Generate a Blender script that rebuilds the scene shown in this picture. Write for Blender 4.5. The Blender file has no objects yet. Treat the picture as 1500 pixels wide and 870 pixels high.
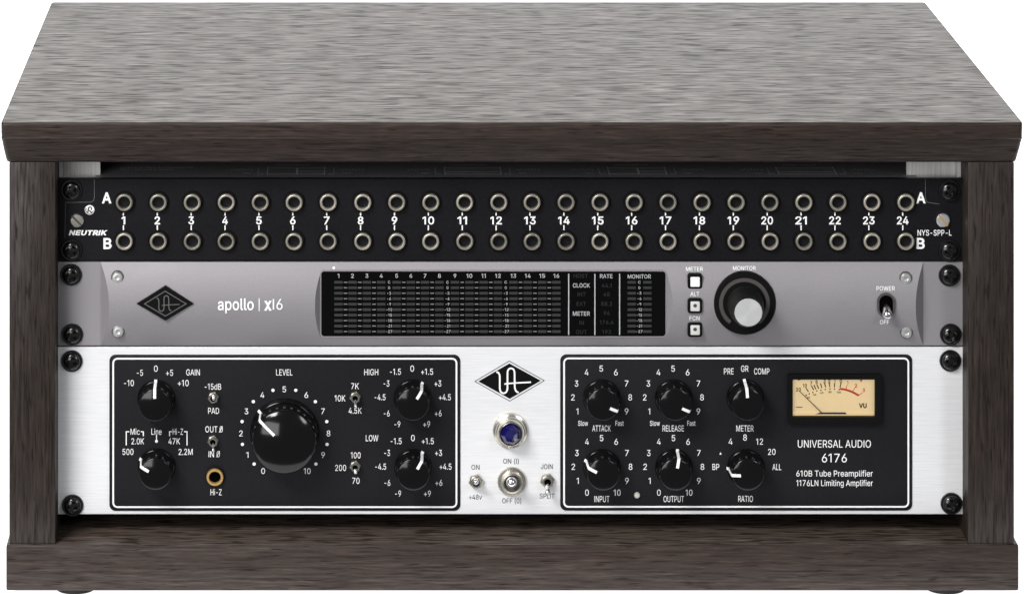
import bpy, bmesh, math, random
from mathutils import Vector, Matrix
from mathutils.geometry import delaunay_2d_cdt
random.seed(7)
scene = bpy.context.scene
COL = scene.collection

# ---------------------------------------------------------------- camera
# level view camera with a shifted lens, as used for product pictures
D = 2.1            # metres from the lens to the front of the cabinet
F = 5825.4         # focal length in pixels of a 1500 px wide picture
VX, VY = 511.0, -1032.0
CX = (VX - 750.0) * D / F
CZ = 0.0045 + (865.0 - VY) * D / F
cam_data = bpy.data.cameras.new('camera')
cam_data.sensor_width = 36.0
cam_data.sensor_fit = 'HORIZONTAL'
cam_data.lens = F / 1500.0 * 36.0
cam_data.shift_x = (750.0 - VX) / 1500.0
cam_data.shift_y = -(435.0 - VY) / 1500.0
cam_data.clip_start = 0.05
cam_data.clip_end = 50.0
cam = bpy.data.objects.new('camera', cam_data)
cam.location = (CX, -D, CZ)
cam.rotation_euler = (math.radians(90), 0, 0)
COL.objects.link(cam)
scene.camera = cam

# ---------------------------------------------------------------- studio light
world = bpy.data.worlds.new('World')
scene.world = world
world.use_nodes = True
world.node_tree.nodes['Background'].inputs[0].default_value = (0.95, 0.97, 1.0, 1)
world.node_tree.nodes['Background'].inputs[1].default_value = 0.22

def softbox(name, loc, target, w, h, power, color=(1, 1, 1)):
    l = bpy.data.lights.new(name, 'AREA')
    l.shape = 'RECTANGLE'
    l.size, l.size_y, l.energy, l.color = w, h, power, color
    o = bpy.data.objects.new(name, l)
    o.location = loc
    o.rotation_euler = (Vector(target) - Vector(loc)).to_track_quat('-Z', 'Y').to_euler()
    COL.objects.link(o)
    return o
softbox('softbox', (-0.95, -1.25, 1.4), (-0.05, 0, 0.12), 0.8, 0.5, 44, (1.0, 0.985, 0.97))
softbox('softbox', (1.0, -1.3, 0.95), (0.1, 0, 0.12), 0.3, 0.6, 7, (0.97, 0.98, 1.0))
softbox('softbox', (-1.15, -2.2, 0.50), (0, 0, 0.18), 1.3, 0.9, 21, (1.0, 0.99, 0.985))
softbox('softbox', (0.0, 1.9, 0.85), (0, 0.15, 0.25), 2.2, 0.6, 3.2, (1.0, 0.965, 0.93))
scene.view_settings.view_transform = 'Standard'
scene.view_settings.look = 'None'
scene.view_settings.exposure = 0
scene.view_settings.gamma = 1
scene.render.engine = 'CYCLES'
scene.cycles.max_bounces = 8
scene.cycles.use_denoising = True

# ---------------------------------------------------------------- helpers
Y0 = 0.020                       # front plane of the rack units
def X(px, y=Y0): return CX + (px - VX) * (D + y) / F
def Z(py, y=Y0): return CZ - (py - VY) * (D + y) / F
U = (D + Y0) / F                 # metres per picture pixel on the rack units

WL = {}
def link(name, mesh, mat=None, parent=None, loc=(0, 0, 0), rot=None):
    o = bpy.data.objects.new(name, mesh)
    COL.objects.link(o)
    loc = Vector(loc)
    WL[o] = loc
    if parent is not None:
        o.parent = parent
        o.location = loc - WL[parent]
    else:
        o.location = loc
    if rot: o.rotation_euler = rot
    if mat is not None and mesh is not None and len(mesh.materials) == 0:
        mesh.materials.append(mat)
    return o

def mesh_of(name, bm, smooth=30, loc=(0, 0, 0)):
    loc = Vector(loc)
    if loc.length > 0: bmesh.ops.translate(bm, verts=bm.verts, vec=-loc)
    bmesh.ops.recalc_face_normals(bm, faces=bm.faces)
    me = bpy.data.meshes.new(name)
    bm.to_mesh(me); bm.free()
    if smooth:
        for p in me.polygons: p.use_smooth = True
        me.set_sharp_from_angle(angle=math.radians(smooth))
    return me

def part(name, bm, mat, parent, loc=(0, 0, 0), smooth=30):
    return link(name, mesh_of(name, bm, smooth, loc), mat, parent, loc)

def thing(name, label, cat, loc=(0, 0, 0), group=None):
    o = link(name, None, None, None, loc)
    o['label'] = label; o['category'] = cat
    if group: o['group'] = group
    return o

def box(bm, x0, x1, y0, y1, z0, z1, bev=0, seg=2):
    b = bmesh.new()
    vs = [b.verts.new((x, y, z)) for x in (x0, x1) for y in (y0, y1) for z in (z0, z1)]
    for f in ((0,1,3,2), (4,6,7,5), (0,4,5,1), (2,3,7,6), (0,2,6,4), (1,5,7,3)):
        b.faces.new([vs[i] for i in f])
    bmesh.ops.recalc_face_normals(b, faces=b.faces)
    if bev: bmesh.ops.bevel(b, geom=list(b.edges), offset=bev, segments=seg, profile=0.5, affect='EDGES', clamp_overlap=True)
    merge(bm, b)
def merge(bm, b):
    m = {}
    for v in b.verts: m[v] = bm.verts.new(v.co)
    for f in b.faces:
        try: bm.faces.new([m[v] for v in f.verts])
        except ValueError: pass
    b.free()

def lathe(bm, prof, seg=48, c=(0, 0, 0), cap0=False, cap1=True, phase=0.0):
    """prof = [(radius, height towards the viewer)]; axis along -Y"""
    rings = []
    for r, h in prof:
        if r <= 1e-7:
            rings.append([bm.verts.new((c[0], c[1] - h, c[2]))])
        else:
            rings.append([bm.verts.new((c[0] + r * math.sin(phase + 2*math.pi*i/seg), c[1] - h, c[2] + r * math.cos(phase + 2*math.pi*i/seg))) for i in range(seg)])
    for a, b in zip(rings, rings[1:]):
        if len(a) == 1 and len(b) == 1: continue
        for i in range(seg):
            j = (i + 1) % seg
            if len(a) == 1: bm.faces.new((a[0], b[i], b[j]))
            elif len(b) == 1: bm.faces.new((a[i], b[0], a[j]))
            else: bm.faces.new((a[i], b[i], b[j], a[j]))
    if cap0 and len(rings[0]) > 1: bm.faces.new(rings[0])
    if cap1 and len(rings[-1]) > 1: bm.faces.new(rings[-1])

def rod(bm, p0, p1, r0, r1, seg=20, ball=True):
    """tapered round rod from p0 to p1 with a rounded tip"""
    p0, p1 = Vector(p0), Vector(p1)
    d = (p1 - p0); L = d.length; d.normalize()
    q = d.to_track_quat('Z', 'Y').to_matrix()
    prof = [(r0, 0), (r0 + (r1 - r0) * 0.6, L * 0.6), (r1, L - r1 * 0.9)]
    if ball:
        for k in range(1, 7):
            a = k / 6 * math.pi / 2
            prof.append((r1 * math.cos(a), L - r1 * 0.9 + r1 * 0.9 * math.sin(a)))
    rings = []
    for r, h in prof:
        if r < 1e-6: rings.append([bm.verts.new(p0 + d * h)])
        else: rings.append([bm.verts.new(p0 + q @ Vector((r*math.cos(2*math.pi*i/seg), r*math.sin(2*math.pi*i/seg), h))) for i in range(seg)])
    for a, b in zip(rings, rings[1:]):
        for i in range(seg):
            j = (i + 1) % seg
            if len(b) == 1: bm.faces.new((a[i], a[j], b[0]))
            else: bm.faces.new((a[i], a[j], b[j], b[i]))

def rrect(x0, y0, x1, y1, r, n=6):
    pts = []
    for cx, cy, a0 in ((x1-r, y0+r, -90), (x1-r, y1-r, 0), (x0+r, y1-r, 90), (x0+r, y0+r, 180)):
        for k in range(n + 1):
            a = math.radians(a0 + 90 * k / n)
            pts.append((cx + r*math.cos(a), cy + r*math.sin(a)))
    return pts

def prism(bm, outline, yf, yb, y=Y0, bev=0):
    """closed picture outline measured on plane y, standing between depths yf (front) and yb"""
    b = bmesh.new()
    n = len(outline)
    f = [b.verts.new((X(p[0], y), yf, Z(p[1], y))) for p in outline]
    k = [b.verts.new((X(p[0], y), yb, Z(p[1], y))) for p in outline]
    ff = b.faces.new(f); b.faces.new(k[::-1])
    for i in range(n):
        b.faces.new((f[i], k[i], k[(i+1) % n], f[(i+1) % n]))
    bmesh.ops.recalc_face_normals(b, faces=b.faces)
    if bev:
        bmesh.ops.bevel(b, geom=list(ff.edges), offset=bev, segments=2, profile=0.5, affect='EDGES', clamp_overlap=True)
    merge(bm, b)

def frame(bm, outer, inner, yf, yb, y=Y0):
    n = len(outer)
    P = lambda p, d: bm.verts.new((X(p[0], y), d, Z(p[1], y)))
    of, inf = [P(p, yf) for p in outer], [P(p, yf) for p in inner]
    ob, ib = [P(p, yb) for p in outer], [P(p, yb) for p in inner]
    for i in range(n):
        j = (i + 1) % n
        bm.faces.new((of[i], of[j], inf[j], inf[i]))
        bm.faces.new((ob[i], of[i], of[j], ob[j]))
        bm.faces.new((inf[i], inf[j], ib[j], ib[i]))

# lettering: outlines of a plain grotesque, drawn as ink on the panels
GLYPHS = {
'0':(453,[[227,-7,174,1,130,24,95,62,69,113,53,178,48,254,53,330,69,395,95,447,130,484,174,508,227,516,279,508,323,484,358,447,384,395,400,330,405,254,400,178,384,113,359,62,323,24,279,1],[227,50,261,56,290,74,313,103,330,144,340,194,344,254,340,314,330,365,313,405,290,435,261,453,227,460,192,453,163,435,140,405,123,365,113,314,109,254,113,194,123,144,140,103,163,74,192,56]]),
'1':(330,[[216,509,216,0,152,0,152,448,149,448,26,358,26,427,138,509]]),
'2':(453,[[64,0,64,47,234,229,282,282,311,327,320,371,317,397,308,419,293,436,273,449,224,460,196,457,172,447,153,433,139,413,130,390,127,362,66,362,71,405,86,442,111,473,143,496,182,511,225,516,268,511,306,497,337,474,361,445,376,411,381,372,371,318,336,259,267,180,153,60,153,57,389,57,389,0]]),
'3':(453,[[218,-7,173,-3,133,10,98,30,70,57,52,91,44,132,109,132,115,107,126,87,144,71,165,59,219,50,275,61,297,74,315,93,325,116,329,145,326,172,316,196,299,217,275,234,242,244,201,248,157,248,157,299,288,448,288,452,70,452,70,509,372,509,372,461,211,278,211,289,264,288,308,276,344,253,371,222,387,186,393,145,387,103,370,66,344,36,309,12,266,-2]]),
'4':(453,[[40,105,40,158,247,509,311,509,109,166,109,163,413,163,413,105],[282,0,282,121,282,146,282,318,343,318,343,0]]),
'5':(453,[[221,-7,178,-2,140,11,108,32,83,60,66,93,60,130,122,130,127,108,138,89,173,60,221,50,250,53,276,64,298,82,314,104,324,131,328,162,324,193,314,221,297,244,275,262,248,273,218,277,167,268,128,246,67,253,96,509,366,509,366,452,151,452,134,301,136,301,178,325,229,334,263,330,294,321,321,306,345,285,364,260,379,231,388,199,391,163,385,117,369,76,343,41,309,15,268,-1]]),
'6':(453,[[226,-7,182,-1,142,15,109,40,84,74,69,115,64,162,68,199,80,239,137,340,252,509,322,509,151,261,145,261,165,288,196,307,235,314,278,309,316,295,346,271,370,240,384,201,389,157,384,112,368,73,343,39,310,14,271,-2],[226,48,254,52,279,63,299,79,314,101,324,128,327,157,324,187,314,213,299,235,279,251,254,262,226,265,198,262,174,252,153,235,138,214,128,188,125,158,128,128,138,102,153,79,174,63,198,52]]),
'7':(453,[[97,0,323,448,323,452,62,452,62,509,391,509,391,449,165,0]]),
'8':(453,[[226,-7,178,-2,136,11,101,33,74,62,57,96,52,135,55,166,65,195,81,220,101,241,125,256,153,265,153,267,119,282,93,308,76,342,70,380,75,417,90,450,114,477,146,498,184,511,226,516,269,511,306,498,337,477,361,450,377,417,382,380,376,342,359,308,333,282,300,267,300,265,327,256,351,241,372,220,387,195,397,166,401,135,395,96,378,62,352,33,317,11,275,-2],[226,49,258,52,285,60,307,74,323,91,333,113,337,139,333,165,322,189,305,208,283,223,256,232,226,235,196,232,169,223,147,208,130,189,119,165,115,139,119,113,129,91,145,74,167,60,195,52],[226,290,274,300,293,313,307,330,316,351,319,376,316,399,308,420,294,437,275,449,226,460,177,449,159,437,145,420,136,399,133,376,136,351,145,330,159,313,178,300]]),
'9':(453,[[226,516,271,510,310,494,343,468,368,434,384,393,389,347,385,309,373,270,315,168,200,0,130,0,301,248,307,248,287,221,257,202,218,195,175,199,137,214,106,237,83,269,68,307,64,352,69,397,85,436,110,469,143,494,182,510],[226,460,199,457,174,446,154,429,138,407,129,381,125,352,129,322,138,295,154,274,174,257,199,247,226,243,254,247,279,257,299,273,314,295,324,321,327,350,324,381,314,407,299,429,279,446,254,457]]),
'A':(480,[[16,0,201,509,276,509,463,0,395,0,287,302,264,372,232,478,245,478,213,371,191,302,85,0],[110,142,110,199,370,199,370,142]]),
'B':(456,[[60,0,60,509,241,509,289,504,329,491,359,469,381,442,394,410,398,374,395,344,387,320,356,286,315,267,315,262,339,257,363,245,385,227,402,203,414,173,418,136,413,100,400,67,377,39,344,18,301,4,247,0],[125,57,245,57,296,63,330,80,349,105,355,137,352,161,342,184,327,203,306,218,279,228,248,231,125,231],[125,285,238,285,288,296,308,309,323,326,333,348,336,372,330,403,313,429,283,446,240,452,125,452]]),
'C':(510,[[267,-7,205,1,150,25,104,63,70,115,48,179,40,254,48,329,70,393,104,445,150,484,205,508,267,516,340,504,373,490,402,471,427,447,448,418,463,385,473,348,408,348,389,395,357,428,315,449,267,456,223,450,184,432,150,403,125,364,109,314,103,254,109,194,125,145,151,105,184,76,223,59,267,53,315,60,357,81,389,114,408,160,473,160,463,124,448,91,428,62,402,38,373,19,341,5,305,-4]]),
'D':(502,[[219,0,96,0,96,57,215,57,272,63,318,81,354,110,379,149,394,198,399,255,394,312,379,361,354,399,320,428,275,446,221,452,93,452,93,509,225,509,294,501,353,478,399,441,433,391,455,329,462,255,455,181,433,119,398,68,351,31,291,8],[125,509,125,0,60,0,60,509]]),
'E':(419,[[60,0,60,509,372,509,372,452,125,452,125,286,355,286,355,229,125,229,125,57,375,57,375,0]]),
'F':(410,[[60,0,60,509,369,509,369,452,125,452,125,278,346,278,346,221,125,221,125,0]]),
'G':(520,[[269,-7,205,1,149,25,104,64,69,116,47,179,40,254,47,329,69,393,103,445,149,484,203,508,265,516,304,513,340,504,374,489,403,469,429,445,449,416,465,384,474,349,408,349,387,393,356,427,315,448,265,456,222,450,183,432,150,404,125,364,109,314,103,254,109,194,125,145,151,105,184,76,224,59,269,53,309,57,345,71,374,93,396,123,410,160,415,202,434,199,283,199,283,256,478,256,478,200,471,141,451,91,419,50,377,19,326,0]]),
'H':(517,[[60,0,60,509,125,509,125,289,392,289,392,509,457,509,457,0,392,0,392,232,125,232,125,0]]),
'I':(186,[[60,0,60,509,126,509,126,0]]),
'J':(396,[[185,-7,124,3,75,33,44,81,33,145,33,173,98,173,98,145,104,104,122,74,149,56,185,50,220,56,248,74,266,104,272,145,272,509,336,509,336,145,326,81,294,33,246,3]]),
'K':(467,[[104,145,104,216,139,261,174,303,212,344,364,509,448,509,231,276,228,276],[60,0,60,509,125,509,125,334,124,225,125,193,125,0],[372,0,188,259,228,309,449,0]]),
'L':(393,[[60,0,60,509,125,509,125,57,361,57,361,0]]),
'M':(628,[[60,0,60,509,152,509,277,187,287,159,299,123,311,84,322,49,307,49,318,83,330,121,342,158,352,187,476,509,568,509,568,0,504,0,504,291,504,327,505,369,506,413,507,457,513,457,498,409,482,363,467,322,456,291,342,0,286,0,170,291,159,321,145,361,129,408,112,457,119,457,120,416,121,372,122,328,122,291,122,0]]),
'N':(523,[[60,0,60,509,136,509,343,183,363,151,388,107,414,55,405,54,401,108,399,157,399,195,399,509,463,509,463,0,387,0,202,290,177,331,148,381,108,452,119,454,122,384,124,328,125,291,125,0]]),
'O':(533,[[267,-7,205,1,150,25,105,63,70,115,48,179,40,254,48,329,70,393,105,445,150,484,205,508,267,516,329,508,384,484,429,445,464,393,486,329,493,254,486,179,464,115,429,63,384,25,329,1],[267,53,310,59,349,76,383,105,408,144,425,194,430,254,425,314,408,365,383,404,349,433,310,450,267,456,223,450,184,433,151,404,125,364,109,314,103,254,109,194,125,144,151,105,184,76,223,59]]),
'P':(445,[[60,0,60,509,235,509,289,503,332,487,366,462,390,430,404,391,409,348,404,304,390,265,366,233,332,207,289,191,235,186,109,186,109,242,233,242,269,246,297,256,318,272,333,294,342,319,344,348,342,376,333,402,318,423,297,439,268,449,232,452,125,452,125,0]]),
'Q':(533,[[245,159,313,159,369,85,384,65,468,-48,401,-48,346,27,331,46],[267,-7,205,1,150,25,105,63,70,115,48,179,40,254,48,329,70,393,105,445,150,484,205,508,267,516,329,508,384,484,429,445,464,393,486,329,493,254,486,179,464,115,429,63,384,25,329,1],[267,53,310,59,349,76,383,105,408,144,425,194,430,254,425,314,408,365,383,404,349,433,310,450,267,456,223,450,184,433,151,404,125,364,109,314,103,254,109,194,125,144,151,105,184,76,223,59]]),
'R':(449,[[60,0,60,509,236,509,290,504,333,489,367,465,390,433,405,395,409,352,405,309,390,271,367,240,333,217,289,203,236,198,96,198,96,255,234,255,269,258,298,267,319,281,334,300,342,324,345,352,342,380,334,405,319,425,298,440,269,449,233,452,125,452,125,0],[353,0,230,229,303,229,428,0]]),
'S':(447,[[224,-9,172,-4,128,9,91,31,64,60,46,96,38,137,104,137,110,110,123,88,142,71,166,59,224,49,257,52,286,60,311,74,329,92,341,114,346,139,342,161,332,179,296,205,245,222,184,239,128,260,86,289,60,326,52,372,58,413,75,448,102,476,138,498,180,511,227,516,275,511,316,498,351,476,377,449,394,415,401,378,337,378,326,412,302,437,267,453,225,459,194,456,167,448,145,435,129,418,118,398,115,376,119,352,131,334,169,308,212,293,264,279,312,264,359,238,395,198,405,171,408,139,403,99,386,64,360,34,323,11,278,-4]]),
'T':(449,[[32,452,32,509,417,509,417,452,257,452,257,0,193,0,193,452]]),
'U':(517,[[259,-8,203,-2,154,15,114,43,85,80,66,124,60,173,60,509,124,509,124,178,128,144,141,113,160,87,187,68,220,56,259,52,298,56,331,68,357,87,377,113,389,144,393,178,393,509,457,509,457,173,451,124,433,80,403,43,363,15,315,-2]]),
'V':(480,[[204,0,16,509,84,509,192,206,215,137,248,31,235,31,267,138,290,206,395,509,463,509,278,0]]),
'W':(686,[[155,0,16,509,82,509,163,196,175,145,187,94,197,40,189,40,200,94,211,145,224,196,306,509,380,509,462,196,474,145,486,94,497,40,488,40,499,94,510,145,523,196,603,509,670,509,530,0,455,0,368,323,351,391,336,475,350,475,335,395,318,323,230,0]]),
'X':(474,[[18,0,217,284,217,236,29,509,104,509,178,400,204,361,223,329,243,292,232,292,252,329,272,361,298,400,374,509,446,509,259,239,259,287,456,0,382,0,292,129,268,165,250,195,230,231,244,231,225,196,206,166,182,129,91,0]]),
'Y':(472,[[203,0,203,208,16,509,91,509,192,344,222,292,250,230,224,230,251,293,280,344,381,509,455,509,268,208,268,0]]),
'Z':(438,[[42,0,42,46,273,385,306,431,341,476,348,454,285,452,223,452,40,452,40,509,397,509,397,462,169,129,134,81,97,33,90,54,152,57,214,57,399,57,399,0]]),
'a':(389,[[160,-9,126,-5,94,5,68,22,48,45,35,73,30,108,34,138,43,161,58,179,78,193,125,211,178,220,234,227,265,235,273,243,276,255,276,257,267,297,240,322,196,331,149,322,118,301,100,274,41,291,57,322,79,346,104,364,133,375,194,384,239,379,286,360,306,343,322,320,333,290,337,251,337,0,277,0,277,52,272,52,252,25,215,1],[170,45,202,49,228,59,248,74,263,93,272,115,276,138,276,190,259,182,231,176,200,171,175,168,134,159,103,139,95,124,92,105,102,72,130,52]]),
'b':(424,[[229,-8,198,-5,172,4,138,31,118,59,112,59,112,0,53,0,53,509,114,509,114,319,118,319,137,346,171,373,197,381,229,384,274,378,313,361,345,332,370,293,385,245,390,189,385,133,370,84,346,45,313,16,274,-2],[220,47,253,51,279,66,301,88,316,117,325,151,328,189,325,227,316,261,301,290,280,311,253,325,220,330,188,325,161,312,140,291,125,263,116,229,113,189,116,150,125,115,140,86,162,65,188,51]]),
'c':(396,[[207,-8,159,-2,117,16,82,46,56,85,40,133,34,187,40,243,56,291,82,330,117,360,159,378,207,384,260,377,305,356,340,322,362,277,303,262,290,289,270,311,242,325,207,330,173,325,145,310,124,287,108,258,99,224,96,187,99,151,108,117,124,89,145,66,173,51,207,46,243,52,271,66,292,89,304,117,363,102,341,56,306,21,261,-1]]),
'd':(424,[[195,-8,151,-2,111,16,79,45,55,84,39,133,34,189,39,245,55,293,79,332,112,361,151,378,196,384,228,381,253,373,287,346,306,319,311,319,311,509,372,509,372,0,313,0,313,59,307,59,287,31,252,4,227,-5],[205,47,236,51,263,65,284,86,299,115,309,150,312,189,309,229,300,263,284,291,263,312,237,325,205,330,172,325,145,311,124,290,108,261,99,227,96,189,99,151,109,117,124,88,145,66,172,51]]),
'e':(404,[[212,-8,161,-2,117,16,82,46,56,85,40,132,34,187,39,242,55,290,81,329,115,359,157,378,205,384,266,374,294,361,319,341,341,315,357,282,368,242,371,194,371,169,75,169,75,221,338,221,310,202,307,237,298,269,283,294,263,314,237,326,205,330,173,326,146,313,125,294,109,270,99,241,96,211,96,178,100,139,110,106,128,80,151,61,179,50,212,46,254,53,285,73,306,105,365,91,353,63,335,39,311,19,283,4,249,-5]]),
'f':(254,[[228,379,228,327,6,327,6,379],[81,0,81,432,84,461,96,486,113,505,135,519,187,530,222,527,243,521,227,468,215,472,195,474,171,470,154,460,145,443,142,419,142,0]]),
'g':(425,[[207,-151,168,-148,134,-140,82,-110,51,-69,101,-41,122,-66,154,-88,207,-97,249,-92,282,-75,304,-47,311,-6,311,68,306,68,287,41,252,16,227,8,195,5,152,10,113,27,80,53,55,90,39,136,34,191,39,246,55,293,80,332,112,361,152,378,196,384,228,382,253,373,288,346,308,319,313,319,313,379,372,379,372,-9,367,-54,350,-90,324,-117,291,-136,251,-147],[205,59,237,63,264,75,285,95,300,121,309,154,312,193,309,231,300,264,285,291,264,312,237,325,205,330,172,325,145,312,124,290,109,262,99,229,96,193,99,155,109,123,124,96,145,76,172,63]]),
'h':(410,[[114,227,114,0,53,0,53,509,114,509,114,287,102,287,124,332,152,362,187,379,227,384,264,380,295,369,321,349,341,321,353,285,357,240,357,0,296,0,296,235,290,275,273,304,246,323,210,329,184,326,161,317,141,303,126,283,117,257]]),
'i':(167,[[53,0,53,379,114,379,114,0],[84,443,67,446,54,455,44,468,41,483,44,499,54,512,67,521,84,524,100,521,114,512,123,499,126,483,123,468,114,455,100,446]]),
'k':(381,[[110,137,110,212,121,212,284,379,360,379,184,199,177,199],[53,0,53,509,114,509,114,0],[294,0,148,186,191,229,372,0]]),
'l':(189,[[139,-2,101,3,74,20,58,47,53,84,53,509,114,509,114,99,120,62,130,54,146,52,160,53,170,54,181,3,162,-1]]),
'm':(610,[[53,0,53,379,112,379,112,295,108,295,118,323,132,346,172,376,219,386,257,380,287,361,309,331,321,295,312,295,322,321,337,343,381,375,437,386,468,383,497,372,522,354,541,328,553,296,557,255,557,0,496,0,496,254,490,289,473,313,447,326,419,330,395,328,374,320,345,290,335,247,335,0,274,0,274,260,269,288,253,311,229,326,199,330,158,320,140,307,126,289,117,266,114,238,114,0]]),
'n':(410,[[114,227,114,0,53,0,53,379,112,379,112,287,102,287,124,332,152,362,187,379,227,384,264,380,295,369,321,349,341,321,353,285,357,240,357,0,296,0,296,235,290,275,273,304,246,323,210,329,184,326,161,317,141,303,126,283,117,257]]),
'o':(415,[[207,-8,159,-2,117,16,82,46,56,85,40,133,34,187,40,243,56,291,82,330,117,360,159,378,207,384,256,378,299,360,333,330,359,291,376,243,381,187,376,133,359,85,333,46,299,16,256,-2],[207,46,242,51,270,66,292,89,307,117,316,151,319,187,316,224,307,258,292,287,270,310,242,325,207,330,173,325,145,310,124,287,108,258,99,224,96,187,99,151,108,117,124,89,145,66,173,51]]),
'p':(424,[[53,-143,53,379,112,379,112,319,118,319,137,346,171,373,197,381,229,384,274,378,313,361,345,332,370,293,385,245,390,189,385,133,370,84,346,45,313,16,274,-2,229,-8,198,-5,173,4,138,31,118,59,114,59,114,-143],[220,47,253,51,279,66,301,88,316,117,325,151,328,189,325,227,316,261,301,290,280,311,253,325,220,330,188,325,161,312,140,291,125,263,116,229,113,189,116,150,125,115,140,86,162,65,188,51]]),
'r':(259,[[53,0,53,379,112,379,112,321,115,321,130,347,152,367,181,380,213,385,229,384,243,384,243,322,230,324,207,326,182,323,159,315,140,301,126,284,117,262,114,237,114,0]]),
's':(365,[[182,-8,145,-5,112,3,84,18,62,38,45,63,36,94,94,107,105,79,124,60,150,49,181,45,217,50,244,62,262,81,268,103,265,121,254,136,237,147,212,155,149,170,104,186,72,208,53,237,47,274,51,305,65,332,87,354,115,370,149,381,187,384,223,381,254,372,279,358,299,339,324,290,268,277,258,298,243,316,219,328,187,333,156,329,131,317,114,299,109,277,112,258,124,243,172,223,229,209,275,194,306,171,325,142,331,107,326,75,312,47,290,24,260,6,223,-5]]),
't':(227,[[204,379,204,327,6,327,6,379],[65,471,126,471,126,98,128,76,136,61,150,53,170,50,185,51,202,54,213,2,192,-3,168,-4,125,2,92,21,72,52,65,93]]),
'u':(410,[[182,-5,146,-1,115,11,89,31,69,59,57,95,53,139,53,379,114,379,114,144,119,105,137,75,164,56,200,50,226,53,249,62,268,77,283,97,293,122,296,153,296,379,357,379,357,0,298,0,298,92,307,92,286,47,257,17,222,0]]),
'v':(389,[[163,0,17,379,84,379,165,155,187,87,206,21,184,21,203,87,224,155,305,379,371,379,226,0]]),
'w':(567,[[138,0,23,379,87,379,133,214,154,137,175,41,165,41,186,135,206,214,252,379,316,379,362,214,382,136,402,41,391,41,413,135,434,214,480,379,545,379,429,0,368,0,319,172,305,225,291,280,277,338,291,338,277,280,263,225,248,172,199,0]]),
'x':(379,[[21,0,171,218,171,171,29,379,100,379,147,306,179,253,207,206,175,206,202,253,233,306,282,379,352,379,209,169,209,214,358,0,287,0,231,85,200,136,173,182,205,182,178,136,148,85,91,0]]),
'+':(453,[[198,34,198,364,255,364,255,34],[61,172,61,226,391,226,391,172]]),
'-':(453,[[337,244,337,188,114,188,114,244]]),
'.':(188,[[95,-4,78,-1,63,9,53,24,50,41,53,59,63,73,78,83,95,87,113,83,128,73,138,59,141,41,138,24,128,9,113,-1]]),
'(':(273,[[89,207,101,324,132,441,177,539,236,539,191,428,161,313,151,207,160,115,188,16,236,-96,177,-96,139,-21,111,55,95,131]]),
')':(273,[[37,-96,86,18,113,116,122,207,112,313,82,428,37,539,97,539,142,441,173,323,184,207,178,130,161,53,134,-22,97,-96]]),
'|':(230,[[141,673,141,-164,88,-164,88,673]]),
'/':(249,[[235,533,71,-76,14,-76,178,533]]),
}
def fatten(p, d):
    if not d: return p
    n, out = len(p), []
    for i in range(n):
        a, b, c = p[i-1], p[i], p[(i+1) % n]
        u, v = (b[0]-a[0], b[1]-a[1]), (c[0]-b[0], c[1]-b[1])
        lu, lv = math.hypot(*u) or 1, math.hypot(*v) or 1
        nx, ny = u[1]/lu + v[1]/lv, -u[0]/lu - v[0]/lv
        l2 = nx*nx + ny*ny
        k = min(2*d/max(l2, 0.25), 2.0*d)
        out.append((b[0] + nx*k, b[1] + ny*k))
    return out
GC = {}
def winding(q, p):
    w = 0
    for i in range(len(p)):
        a, b = p[i-1], p[i]
        s = (b[0]-a[0])*(q[1]-a[1]) - (q[0]-a[0])*(b[1]-a[1])
        if a[1] <= q[1]:
            if b[1] > q[1] and s > 0: w += 1
        elif b[1] <= q[1] and s < 0: w -= 1
    return w
def glyph(ch, bold):
    """triangles of one letter; strokes that cross each other are filled once"""
    if (ch, bold) in GC: return GC[(ch, bold)]
    adv, cs = GLYPHS[ch]
    polys = [fatten([(c[i], c[i+1]) for i in range(len(c) - 2, -1, -2)], bold) for c in cs]
    pts, edges = [], []
    for p in polys:
        n = len(pts); pts += [Vector(q) for q in p]
        edges += [(n + i, n + (i+1) % len(p)) for i in range(len(p))]
    vs, es, fs, *_ = delaunay_2d_cdt(pts, edges, [], 0, 0.01)
    keep = []
    for f in fs:
        c = (sum(vs[i][0] for i in f)/len(f), sum(vs[i][1] for i in f)/len(f))
        if sum(winding(c, p) for p in polys) != 0: keep.append(tuple(f))
    used = sorted({i for f in keep for i in f}); m = {k: n for n, k in enumerate(used)}
    GC[(ch, bold)] = (adv + bold*0.9, [([(vs[i][0], vs[i][1]) for i in used], [tuple(m[i] for i in f) for f in keep])])
    return GC[(ch, bold)]

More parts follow.
